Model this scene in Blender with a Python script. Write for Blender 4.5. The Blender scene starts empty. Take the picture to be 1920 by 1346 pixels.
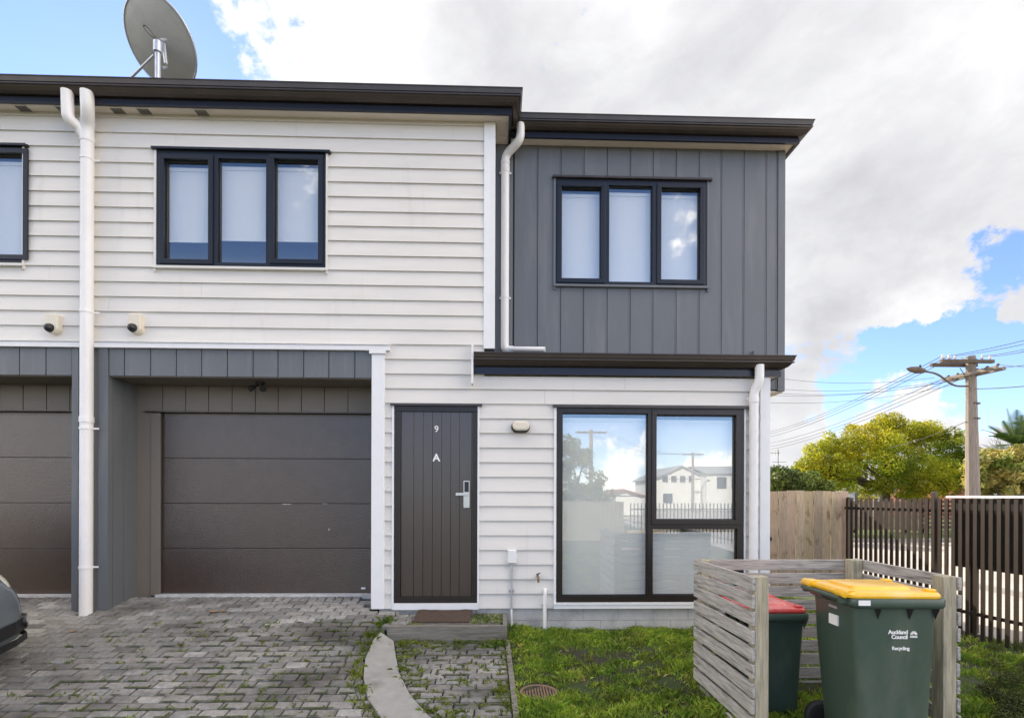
import bpy, math, random
import numpy as np
from mathutils import Vector, Matrix
R = math.radians
rnd = random.Random(7)
rng = np.random.default_rng(11)
scene = bpy.context.scene
col = scene.collection

# ------------------------------------------------------------------ camera
F, PX, PY = 940.0, 960.0, 930.0          # focal length and principal point in photo pixels (1920 wide)
CAMZ, PSI, ROLL = 1.6, R(1.6), 0.003
_w = Vector((math.sin(PSI), math.cos(PSI), 0))
_r0 = Vector((math.cos(PSI), -math.sin(PSI), 0))
_u0 = Vector((0, 0, 1))
_r = _r0*math.cos(ROLL) + _u0*math.sin(ROLL)
_u = _u0*math.cos(ROLL) - _r0*math.sin(ROLL)
cam = bpy.data.objects.new('camera', bpy.data.cameras.new('camera'))
col.objects.link(cam)
cam.matrix_world = Matrix(((_r.x, _u.x, -_w.x, 0), (_r.y, _u.y, -_w.y, 0), (_r.z, _u.z, -_w.z, CAMZ), (0, 0, 0, 1)))
cam.data.sensor_width = 36
cam.data.lens = F/1920*36
cam.data.shift_y = (PY-673)/1920
cam.data.clip_start = 0.05
cam.data.clip_end = 3000
scene.camera = cam

def ray(px, py):
    return _w + _r*((px-PX)/F) + _u*((PY-py)/F)
def P(px, py, Y):                         # point of the plane Y = const seen at a photo pixel
    d = ray(px, py); t = Y/d.y
    return Vector((d.x*t, Y, CAMZ+d.z*t))
def XX(px, Y, py=900): return P(px, py, Y).x
def ZZ(py, Y, px=900): return P(px, py, Y).z

# ------------------------------------------------------------------ light
SUN_EL, SUN_AZ = 31.0, -31.0              # sun behind the house, to the left (azimuth from +Y towards +X)
SKY_STRENGTH = 0.10
scene.view_settings.view_transform = 'Standard'
scene.view_settings.look = 'None'
scene.view_settings.gamma = 1
scene.view_settings.exposure = 1.57
world = bpy.data.worlds.new('World'); scene.world = world
world.use_nodes = True
def build_world():
    nt = world.node_tree; N = nt.nodes; L = nt.links
    N.clear()
    out = N.new('ShaderNodeOutputWorld'); bg = N.new('ShaderNodeBackground')
    bg.inputs['Strength'].default_value = SKY_STRENGTH
    sky = N.new('ShaderNodeTexSky'); sky.sky_type = 'NISHITA'; sky.sun_disc = False
    sky.sun_elevation = R(SUN_EL); sky.sun_rotation = R(SUN_AZ)
    sky.air_density = 1.0; sky.dust_density = 0.05; sky.ozone_density = 3.0
    tc = N.new('ShaderNodeTexCoord')
    def math_(op, a, b=None, clamp=False):
        n = N.new('ShaderNodeMath'); n.operation = op; n.use_clamp = clamp
        for i, v in enumerate((a, b)):
            if v is None: continue
            if isinstance(v, (int, float)): n.inputs[i].default_value = v
            else: L.new(v, n.inputs[i])
        return n.outputs[0]
    def noise(scale, detail, rough, stretch, off=(0, 0, 0), dist=0.0):
        m = N.new('ShaderNodeMapping'); m.inputs['Scale'].default_value = stretch; m.inputs['Location'].default_value = off
        L.new(tc.outputs['Generated'], m.inputs['Vector'])
        n = N.new('ShaderNodeTexNoise'); n.inputs['Scale'].default_value = scale
        n.inputs['Detail'].default_value = detail; n.inputs['Roughness'].default_value = rough
        n.inputs['Distortion'].default_value = dist
        L.new(m.outputs[0], n.inputs['Vector']); return n.outputs['Fac']
    wn = N.new('ShaderNodeTexNoise'); wn.inputs['Scale'].default_value = 7.0; wn.inputs['Detail'].default_value = 7; wn.inputs['Roughness'].default_value = 0.62
    L.new(tc.outputs['Generated'], wn.inputs['Vector'])
    w1 = N.new('ShaderNodeVectorMath'); w1.operation = 'SUBTRACT'; L.new(wn.outputs['Color'], w1.inputs[0]); w1.inputs[1].default_value = (.5, .5, .5)
    w2 = N.new('ShaderNodeVectorMath'); w2.operation = 'SCALE'; L.new(w1.outputs[0], w2.inputs[0]); w2.inputs['Scale'].default_value = 0.22
    w3 = N.new('ShaderNodeVectorMath'); w3.operation = 'ADD'; L.new(w2.outputs[0], w3.inputs[0]); L.new(tc.outputs['Generated'], w3.inputs[1])
    def blob(px, py, r, amp, d=None):
        c = d or ray(px, py).normalized()
        v = N.new('ShaderNodeVectorMath'); v.operation = 'DISTANCE'
        L.new(w3.outputs[0], v.inputs[0]); v.inputs[1].default_value = c
        m = N.new('ShaderNodeMapRange'); m.interpolation_type = 'SMOOTHSTEP'
        m.inputs['From Min'].default_value = 0; m.inputs['From Max'].default_value = r
        m.inputs['To Min'].default_value = amp; m.inputs['To Max'].default_value = 0
        L.new(v.outputs['Value'], m.inputs['Value']); return m.outputs[0]
    n1 = noise(3.2, 9, 0.60, (1, 1, 1.7), (3.1, 0.4, 1.7), 0.35)
    n2 = noise(9.0, 8, 0.62, (1, 1, 1.5), (0.3, 2.4, 5.7), 0.2)
    cov = math_('ADD', math_('MULTIPLY', math_('SUBTRACT', n1, 0.5), 1.5), math_('MULTIPLY', math_('SUBTRACT', n2, 0.5), 1.55))
    n5 = noise(24.0, 7, 0.65, (1, 1, 1.3), (4.3, 2.1, 0.7), 0.2)
    cov = math_('ADD', cov, math_('MULTIPLY', math_('SUBTRACT', n5, 0.5), 0.7))
    cov = math_('ADD', cov, 0.62)
    blobs = [(60, 20, 0.40, -1.35), (300, 40, 0.12, -0.5), (480, 100, 0.12, 0.12), (680, 90, 0.20, 0.7), (1000, 100, 0.2, 0.4), (1330, 60, 0.2, 0.5), (1760, 30, 0.22, 0.7),
             (1870, 490, 0.075, -0.75), (1800, 470, 0.05, -0.45), (1860, 630, 0.11, -0.85), (1760, 660, 0.10, -0.6), (1790, 520, 0.05, -0.3),
             (1700, 700, 0.08, -0.45), (1900, 740, 0.12, -0.85), (1800, 730, 0.08, -0.5), (1660, 760, 0.06, -0.3),
             (1725, 545, 0.09, 0.9), (1915, 570, 0.05, 0.6), (1640, 650, 0.06, -0.35), (1630, 720, 0.07, 0.45), (1480, 760, 0.08, 0.4), (1560, 500, 0.14, 0.5), (1590, 735, 0.08, -0.75), (1650, 640, 0.05, -0.3),
             (1700, 790, 0.07, 0.6), (1880, 830, 0.08, 0.6), (1820, 690, 0.03, 0.3)]
    for b in blobs: cov = math_('ADD', cov, blob(*b))
    # sky at the photographer's back: blue with bright cumulus, seen in the panes
    cov = math_('ADD', cov, blob(0, 0, 1.0, -0.62, Vector((-0.05, -1, 0.5)).normalized()))
    cov = math_('ADD', cov, blob(0, 0, 0.30, -0.55, Vector((0.30, -1, 0.16)).normalized()))
    cov = math_('ADD', cov, blob(0, 0, 0.45, -0.55, Vector((-0.9, -1, 0.6)).normalized()))
    cov = math_('ADD', cov, blob(0, 0, 0.13, 0.95, Vector((0.24, -1, 0.065)).normalized()))
    cov = math_('ADD', cov, blob(0, 0, 0.13, 0.90, Vector((0.42, -1, 0.03)).normalized()))
    ms = N.new('ShaderNodeMapRange'); ms.interpolation_type = 'SMOOTHSTEP'
    ms.inputs['From Min'].default_value = 0.28; ms.inputs['From Max'].default_value = 0.60
    L.new(cov, ms.inputs['Value'])
    # cloud brightness: grey bases, white tops
    n3 = noise(2.3, 7, 0.55, (1, 1, 1.9), (7.3, 1.1, 0.2), 0.4)
    n4 = noise(8.0, 7, 0.6, (1, 1, 1.8), (1.3, 4.1, 3.2), 0.3)
    b = math_('ADD', math_('MULTIPLY', math_('SUBTRACT', n3, 0.5), 1.7), math_('MULTIPLY', math_('SUBTRACT', n4, 0.5), 0.75))
    b = math_('ADD', b, 0.52)
    for bb in [(1640, 420, 0.30, -0.30), (1480, 60, 0.3, -0.05), (620, 60, 0.3, 0.45), (1540, 560, 0.18, 0.35), (1560, 640, 0.12, -0.35), (1735, 550, 0.09, 0.4), (1700, 740, 0.16, 0.35)]:
        b = math_('ADD', b, blob(*bb))
    ramp = N.new('ShaderNodeValToRGB'); L.new(b, ramp.inputs[0])
    e = ramp.color_ramp.elements
    k = 1.0/SKY_STRENGTH
    e[0].position = 0.1; e[0].color = (0.232*k, 0.232*k, 0.242*k, 1)
    e[1].position = 0.95; e[1].color = (0.39*k, 0.39*k, 0.39*k, 1)
    m_ = e.new(0.5); m_.color = (0.30*k, 0.30*k, 0.308*k, 1)
    # clouds behind the camera are boosted to light the shaded facade
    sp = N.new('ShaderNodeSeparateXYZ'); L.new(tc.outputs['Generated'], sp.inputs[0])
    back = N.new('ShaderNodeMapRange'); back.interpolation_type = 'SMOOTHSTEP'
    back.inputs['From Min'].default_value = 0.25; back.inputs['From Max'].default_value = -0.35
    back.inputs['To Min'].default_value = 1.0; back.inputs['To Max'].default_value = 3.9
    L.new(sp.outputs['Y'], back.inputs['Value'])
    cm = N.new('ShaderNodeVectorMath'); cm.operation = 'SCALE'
    wm = N.new('ShaderNodeMix'); wm.data_type = 'RGBA'; wm.clamp_factor = True     # warm tint added to those clouds to offset the bluish light
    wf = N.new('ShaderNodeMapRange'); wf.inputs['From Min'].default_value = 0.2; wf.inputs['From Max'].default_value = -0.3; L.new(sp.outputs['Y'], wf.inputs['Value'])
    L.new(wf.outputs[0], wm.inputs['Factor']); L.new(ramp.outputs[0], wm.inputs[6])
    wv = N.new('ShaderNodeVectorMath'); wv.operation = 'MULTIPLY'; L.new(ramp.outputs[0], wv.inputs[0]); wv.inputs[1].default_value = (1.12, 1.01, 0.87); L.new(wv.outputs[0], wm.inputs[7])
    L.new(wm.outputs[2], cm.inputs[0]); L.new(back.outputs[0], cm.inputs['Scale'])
    sk = N.new('ShaderNodeVectorMath'); sk.operation = 'MULTIPLY'
    L.new(sky.outputs[0], sk.inputs[0]); sk.inputs[1].default_value = (0.80, 0.79, 0.93)
    mix = N.new('ShaderNodeMix'); mix.data_type = 'RGBA'; mix.clamp_factor = True
    L.new(ms.outputs[0], mix.inputs['Factor'])
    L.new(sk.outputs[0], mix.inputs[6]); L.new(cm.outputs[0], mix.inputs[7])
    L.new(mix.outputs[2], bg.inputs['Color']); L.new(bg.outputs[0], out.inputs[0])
build_world()
sun = bpy.data.objects.new('sun', bpy.data.lights.new('sun', 'SUN')); col.objects.link(sun)
sun.data.energy = 3.6; sun.data.angle = R(0.6); sun.data.color = (1.0, 0.87, 0.70)
_s = Vector((math.sin(R(SUN_AZ))*math.cos(R(SUN_EL)), math.cos(R(SUN_AZ))*math.cos(R(SUN_EL)), math.sin(R(SUN_EL))))
sun.rotation_euler = _s.to_track_quat('Z', 'Y').to_euler()
scene.cycles.max_bounces = 7
scene.cycles.transparent_max_bounces = 12
scene.cycles.caustics_reflective = False

# ------------------------------------------------------------------ materials
def mat(name, c, rough=0.6, metal=0.0, amt=0.08, scale=6.0, stretch=(1, 1, 1), bump=0.0, bscale=60.0, c2=None,
        c2scale=1.5, c2lo=0.5, c2hi=0.7, attr=False, spec=0.5, bstretch=None):
    m = bpy.data.materials.new(name); m.use_nodes = True
    N = m.node_tree.nodes; L = m.node_tree.links; p = N['Principled BSDF']
    p.inputs['Roughness'].default_value = rough; p.inputs['Metallic'].default_value = metal
    p.inputs['Specular IOR Level'].default_value = spec
    tc = N.new('ShaderNodeTexCoord')
    def nz(sc, st, detail=6, rg=0.6):
        mp = N.new('ShaderNodeMapping'); mp.inputs['Scale'].default_value = st; L.new(tc.outputs['Object'], mp.inputs['Vector'])
        n = N.new('ShaderNodeTexNoise'); n.inputs['Scale'].default_value = sc; n.inputs['Detail'].default_value = detail
        n.inputs['Roughness'].default_value = rg; L.new(mp.outputs[0], n.inputs['Vector']); return n.outputs['Fac']
    r = N.new('ShaderNodeValToRGB'); L.new(nz(scale, stretch), r.inputs[0])
    r.color_ramp.elements[0].position = 0.28; r.color_ramp.elements[1].position = 0.72
    r.color_ramp.elements[0].color = tuple(max(0, v*(1-amt)) for v in c)+(1,)
    r.color_ramp.elements[1].color = tuple(v*(1+amt) for v in c)+(1,)
    out = r.outputs[0]
    if c2:
        mr = N.new('ShaderNodeMapRange'); mr.inputs['From Min'].default_value = c2lo; mr.inputs['From Max'].default_value = c2hi
        L.new(nz(c2scale, stretch if bstretch is None else bstretch), mr.inputs['Value'])
        mx = N.new('ShaderNodeMix'); mx.data_type = 'RGBA'; L.new(mr.outputs[0], mx.inputs['Factor'])
        L.new(out, mx.inputs[6]); mx.inputs[7].default_value = tuple(c2)+(1,); out = mx.outputs[2]
    if attr:
        a = N.new('ShaderNodeAttribute'); a.attribute_name = 'tint'
        mx = N.new('ShaderNodeMix'); mx.data_type = 'RGBA'; mx.blend_type = 'MULTIPLY'; mx.inputs['Factor'].default_value = 1
        L.new(out, mx.inputs[6]); L.new(a.outputs['Color'], mx.inputs[7]); out = mx.outputs[2]
    L.new(out, p.inputs['Base Color'])
    if bump:
        b = N.new('ShaderNodeBump'); b.inputs['Strength'].default_value = bump; b.inputs['Distance'].default_value = 0.01
        L.new(nz(bscale, stretch, 4), b.inputs['Height']); L.new(b.outputs[0], p.inputs['Normal'])
    return m
def leafmat(name, c1, c2, trans=0.35, scale=1.2, attr=False, c3=None):
    m = bpy.data.materials.new(name); m.use_nodes = True
    N = m.node_tree.nodes; L = m.node_tree.links; p = N['Principled BSDF']; out = N['Material Output']
    p.inputs['Roughness'].default_value = 0.55; p.inputs['Specular IOR Level'].default_value = 0.3
    tc = N.new('ShaderNodeTexCoord')
    n = N.new('ShaderNodeTexNoise'); n.inputs['Scale'].default_value = scale; n.inputs['Detail'].default_value = 5
    L.new(tc.outputs['Object'], n.inputs['Vector'])
    r = N.new('ShaderNodeValToRGB'); L.new(n.outputs['Fac'], r.inputs[0])
    r.color_ramp.elements[0].position = 0.35; r.color_ramp.elements[1].position = 0.65
    r.color_ramp.elements[0].color = c1+(1,); r.color_ramp.elements[1].color = c2+(1,)
    if c3: e = r.color_ramp.elements.new(0.74); e.color = c3+(1,)
    o = r.outputs[0]
    if attr:
        a = N.new('ShaderNodeAttribute'); a.attribute_name = 'tint'
        mx = N.new('ShaderNodeMix'); mx.data_type = 'RGBA'; mx.blend_type = 'MULTIPLY'; mx.inputs['Factor'].default_value = 1
        L.new(o, mx.inputs[6]); L.new(a.outputs['Color'], mx.inputs[7]); o = mx.outputs[2]
    L.new(o, p.inputs['Base Color'])
    t = N.new('ShaderNodeBsdfTranslucent'); L.new(o, t.inputs['Color'])
    mx = N.new('ShaderNodeMixShader'); mx.inputs[0].default_value = trans
    L.new(p.outputs[0], mx.inputs[1]); L.new(t.outputs[0], mx.inputs[2]); L.new(mx.outputs[0], out.inputs['Surface'])
    return m
def glassmat(name, refl, tint):
    m = bpy.data.materials.new(name); m.use_nodes = True
    N = m.node_tree.nodes; L = m.node_tree.links; N.clear()
    out = N.new('ShaderNodeOutputMaterial'); g = N.new('ShaderNodeBsdfGlossy'); t = N.new('ShaderNodeBsdfTransparent')
    g.inputs['Roughness'].default_value = 0.0; g.inputs['Color'].default_value = (0.93, 0.98, 1, 1)
    t.inputs['Color'].default_value = tint+(1,)
    ge = N.new('ShaderNodeNewGeometry'); dt = N.new('ShaderNodeVectorMath'); dt.operation = 'DOT_PRODUCT'
    L.new(ge.outputs['Incoming'], dt.inputs[0]); L.new(ge.outputs['Normal'], dt.inputs[1])
    def mm(op, a, b=0.0):
        q = N.new('ShaderNodeMath'); q.operation = op; q.use_clamp = True
        for i, v in enumerate((a, b)):
            if isinstance(v, float): q.inputs[i].default_value = v
            else: L.new(v, q.inputs[i])
        return q.outputs[0]
    g5 = mm('POWER', mm('SUBTRACT', 1.0, mm('ABSOLUTE', dt.outputs['Value'])), 5.0)
    ad = N.new('ShaderNodeMath'); ad.operation = 'MULTIPLY_ADD'; ad.use_clamp = True; L.new(g5, ad.inputs[0]); ad.inputs[1].default_value = 1-refl; ad.inputs[2].default_value = refl
    mx = N.new('ShaderNodeMixShader'); L.new(ad.outputs[0], mx.inputs[0])
    L.new(t.outputs[0], mx.inputs[1]); L.new(g.outputs[0], mx.inputs[2]); L.new(mx.outputs[0], out.inputs['Surface'])
    return m
M = {
 'board': mat('painted_weatherboard', (0.71, 0.685, 0.64), 0.55, amt=0.05, scale=2.2, stretch=(0.6, 1, 3), bump=0.05, bscale=90, c2=(0.56, 0.52, 0.46), c2scale=2.2, c2lo=0.60, c2hi=0.95, bstretch=(2.6, 1, 0.35)),
 'trim': mat('white_trim', (0.80, 0.80, 0.80), 0.45, amt=0.03),
 'pvc': mat('white_plastic_pipe', (0.82, 0.81, 0.80), 0.35, amt=0.03, c2=(0.50, 0.44, 0.40), c2scale=5, c2lo=0.66, c2hi=0.9),
 'cream': mat('cream_plastic', (0.72, 0.66, 0.54), 0.4, amt=0.03),
 'clad': mat('slate_cladding', (0.130, 0.141, 0.153), 0.5, amt=0.07, scale=1.8, stretch=(1, 1, 0.5), bump=0.03, c2=(0.185, 0.188, 0.195), c2scale=2.4, c2lo=0.52, c2hi=0.8, bstretch=(3.0, 1, 0.35)),
 'cladgap': mat('dark_cladding_joint', (0.03, 0.031, 0.035), 0.7),
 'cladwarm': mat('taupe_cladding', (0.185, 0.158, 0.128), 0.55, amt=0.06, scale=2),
 'gutter': mat('bronze_gutter', (0.060, 0.047, 0.039), 0.30, 0.2, amt=0.12, scale=3, c2=(0.085, 0.068, 0.055), c2scale=6, c2lo=0.55, c2hi=0.8),
 'fascia': mat('charcoal_fascia', (0.014, 0.015, 0.021), 0.3, 0.1, amt=0.08),
 'soffit': mat('soffit_lining', (0.78, 0.70, 0.59), 0.7, amt=0.04, c2=(0.5, 0.44, 0.36), c2scale=3, c2lo=0.62, c2hi=0.9),
 'frame': mat('black_aluminium', (0.009, 0.011, 0.016), 0.35, 0.1, amt=0.05),
 'framebrown': mat('bronze_aluminium', (0.022, 0.016, 0.013), 0.35, 0.1, amt=0.05),
 'blind': mat('white_blind', (0.92, 0.92, 0.90), 0.8, amt=0.01),
 'glass': glassmat('window_glass', 0.145, (0.99, 0.998, 0.99)),
 'garage': mat('brown_garage_door', (0.056, 0.035, 0.023), 0.33, amt=0.16, scale=9, bump=0.35, bscale=55, c2=(0.066, 0.050, 0.039), c2scale=1.4, c2lo=0.55, c2hi=0.8, spec=1.0),
 'door': mat('brown_front_door', (0.044, 0.028, 0.018), 0.30, amt=0.09, scale=3, stretch=(6, 1, 0.7), c2=(0.050, 0.036, 0.025), c2scale=2, c2lo=0.5, c2hi=0.8, spec=1.0),
 'steel': mat('satin_steel', (0.62, 0.60, 0.57), 0.28, 0.9, amt=0.03),
 'galv': mat('galvanised_steel', (0.52, 0.55, 0.60), 0.4, 0.6, amt=0.1, scale=14),
 'black': mat('black_plastic', (0.014, 0.014, 0.015), 0.4, amt=0.1),
 'white': mat('white_paint', (0.85, 0.85, 0.85), 0.5, amt=0.01),
 'dish': mat('grey_dish', (0.42, 0.42, 0.385), 0.5, amt=0.04, scale=3, c2=(0.26, 0.26, 0.24), c2scale=2, c2lo=0.5, c2hi=0.8),
 'conc': mat('grey_concrete', (0.30, 0.295, 0.28), 0.85, amt=0.16, scale=7, bump=0.3, bscale=70, c2=(0.17, 0.165, 0.15), c2scale=3.2, c2lo=0.5, c2hi=0.75),
 'found': mat('foundation_block', (0.50, 0.49, 0.47), 0.85, amt=0.12, scale=5, bump=0.3, bscale=60, c2=(0.27, 0.265, 0.25), c2scale=3, c2lo=0.52, c2hi=0.8),
 'paver': mat('grey_paver', (0.222, 0.216, 0.204), 0.82, amt=0.30, scale=26, bump=0.5, bscale=120, attr=True, c2=(0.060, 0.056, 0.050), c2scale=1.5, c2lo=0.46, c2hi=0.66, bstretch=(0.6, 1.3, 1)),
 'sill': mat('threshold_concrete', (0.55, 0.55, 0.54), 0.8, amt=0.2, scale=14, bump=0.2),
 'soil': mat('dark_soil', (0.036, 0.029, 0.022), 0.95, amt=0.35, scale=14, bump=0.8, bscale=40, c2=(0.040, 0.060, 0.016), c2scale=2.2, c2lo=0.42, c2hi=0.55),
 'road': mat('pale_road', (0.40, 0.36, 0.32), 0.9, amt=0.10, scale=3, bump=0.1, c2=(0.33, 0.30, 0.27), c2scale=0.3, c2lo=0.5, c2hi=0.6),
 'verge': mat('verge_grass', (0.075, 0.105, 0.025), 0.95, amt=0.3, scale=5, bump=0.6, bscale=20),
 'woodx': mat('weathered_pine_x', (0.40, 0.375, 0.335), 0.8, amt=0.36, scale=9, stretch=(0.7, 8, 9), bump=0.3, bscale=14, c2=(0.13, 0.12, 0.10), c2scale=5, c2lo=0.50, c2hi=0.72),
 'woody': mat('weathered_pine_y', (0.43, 0.41, 0.385), 0.8, amt=0.36, scale=9, stretch=(8, 0.7, 9), bump=0.3, bscale=14, c2=(0.14, 0.13, 0.115), c2scale=5, c2lo=0.50, c2hi=0.72),
 'woodz': mat('weathered_pine_post', (0.41, 0.37, 0.27), 0.8, amt=0.34, scale=9, stretch=(7, 7, 0.6), bump=0.3, bscale=14, c2=(0.21, 0.20, 0.13), c2scale=4, c2lo=0.5, c2hi=0.7),
 'paling': mat('raw_pine_paling', (0.50, 0.375, 0.25), 0.8, amt=0.22, scale=7, stretch=(7, 7, 0.7), bump=0.3, bscale=14, attr=True, c2=(0.22, 0.14, 0.08), c2scale=2.6, c2lo=0.57, c2hi=0.70, bstretch=(3, 3, 1.6)),
 'oldwood': mat('old_sleeper', (0.19, 0.18, 0.155), 0.9, amt=0.3, scale=8, stretch=(0.8, 8, 9), bump=0.5, bscale=14, c2=(0.09, 0.08, 0.055), c2scale=3, c2lo=0.5, c2hi=0.7),
 'pole': mat('weathered_pole', (0.215, 0.185, 0.16), 0.85, amt=0.25, scale=5, stretch=(5, 5, 0.5), bump=0.3),
 'arm': mat('dark_crossarm', (0.10, 0.075, 0.055), 0.85, amt=0.3, scale=5),
 'wire': mat('black_wire', (0.03, 0.03, 0.035), 0.6),
 'porc': mat('porcelain', (0.6, 0.6, 0.62), 0.25),
 'fencedark': mat('dark_fence_steel', (0.036, 0.026, 0.021), 0.45, 0.2, amt=0.15, scale=4),
 'farfence': mat('brown_far_fence', (0.16, 0.115, 0.085), 0.85, amt=0.25, scale=5, attr=True),
 'bingreen': mat('green_bin_plastic', (0.055, 0.088, 0.066), 0.36, amt=0.08, scale=3, bump=0.06, bscale=120, c2=(0.14, 0.165, 0.13), c2scale=2.6, c2lo=0.52, c2hi=0.85, bstretch=(1, 1, .35)),
 'yellow': mat('yellow_plastic', (0.88, 0.49, 0.015), 0.27, amt=0.04, bump=0.03, c2=(0.84, 0.60, 0.22), c2scale=3, c2lo=0.5, c2hi=0.75, spec=0.9),
 'red': mat('red_plastic', (0.62, 0.06, 0.06), 0.27, amt=0.05, c2=(0.68, 0.26, 0.24), c2scale=3, c2lo=0.45, c2hi=0.7, spec=0.9),
 'coir': mat('brown_coir', (0.080, 0.052, 0.038), 0.95, amt=0.35, scale=40, bump=1.0, bscale=160),
 'rust': mat('rusty_iron', (0.24, 0.16, 0.11), 0.8, 0.3, amt=0.3, scale=18, bump=0.4),
 'carpaint': mat('blue_grey_car_paint', (0.19, 0.22, 0.25), 0.22, 0.4, amt=0.04),
 'lens': mat('headlight_lens', (0.60, 0.60, 0.50), 0.12, 0.2, amt=0.1),
 'rubber': mat('tyre_rubber', (0.02, 0.02, 0.02), 0.75),
 'carglass': mat('dark_car_glass', (0.02, 0.025, 0.03), 0.05, 0.0),
 'roofsheet': mat('charcoal_roofing', (0.05, 0.05, 0.055), 0.45, 0.3),
 'leafdead': mat('dead_leaf', (0.38, 0.20, 0.09), 0.7, amt=0.3, scale=30),
 'housewhite': mat('white_house_wall', (0.66, 0.66, 0.65), 0.7, amt=0.05),
 'brick': mat('red_brick_wall', (0.28, 0.10, 0.06), 0.85, amt=0.3, scale=8),
 'redroof': mat('red_tile_roof', (0.30, 0.12, 0.08), 0.8, amt=0.2, scale=4),
 'greyroof': mat('grey_iron_roof', (0.30, 0.31, 0.33), 0.6, amt=0.1),
 'bark': mat('brown_bark', (0.10, 0.075, 0.055), 0.9, amt=0.3, scale=10, bump=0.6, bscale=20),
 'twig': mat('bare_twig', (0.17, 0.14, 0.13), 0.9, amt=0.2),
 'grass': leafmat('grass_blades', (0.135, 0.245, 0.032), (0.30, 0.43, 0.055), 0.4, 3.4, True, (0.46, 0.40, 0.15)),
 'weed': leafmat('weed_leaves', (0.080, 0.135, 0.022), (0.19, 0.23, 0.04), 0.3, 3.0, True),
 'treelit': leafmat('gold_green_leaves', (0.16, 0.25, 0.018), (0.50, 0.46, 0.028), 0.5, 0.40, True, (0.74, 0.52, 0.03)),
 'treedark': leafmat('dark_green_leaves', (0.05, 0.085, 0.02), (0.14, 0.18, 0.04), 0.3, 1.0, True),
 'treegold': leafmat('bronze_leaves', (0.13, 0.18, 0.03), (0.50, 0.44, 0.15), 0.35, 1.6, True),
 'palm': leafmat('palm_leaves', (0.04, 0.08, 0.02), (0.09, 0.14, 0.03), 0.3, 2.0, True),
 'moss': mat('green_moss', (0.055, 0.072, 0.022), 0.95, amt=0.5, scale=30, c2=(0.06, 0.05, 0.03), c2scale=9),
 'cover': leafmat('ground_cover_leaves', (0.035, 0.055, 0.012), (0.085, 0.10, 0.022), 0.3, 5.0, True),
}

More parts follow.
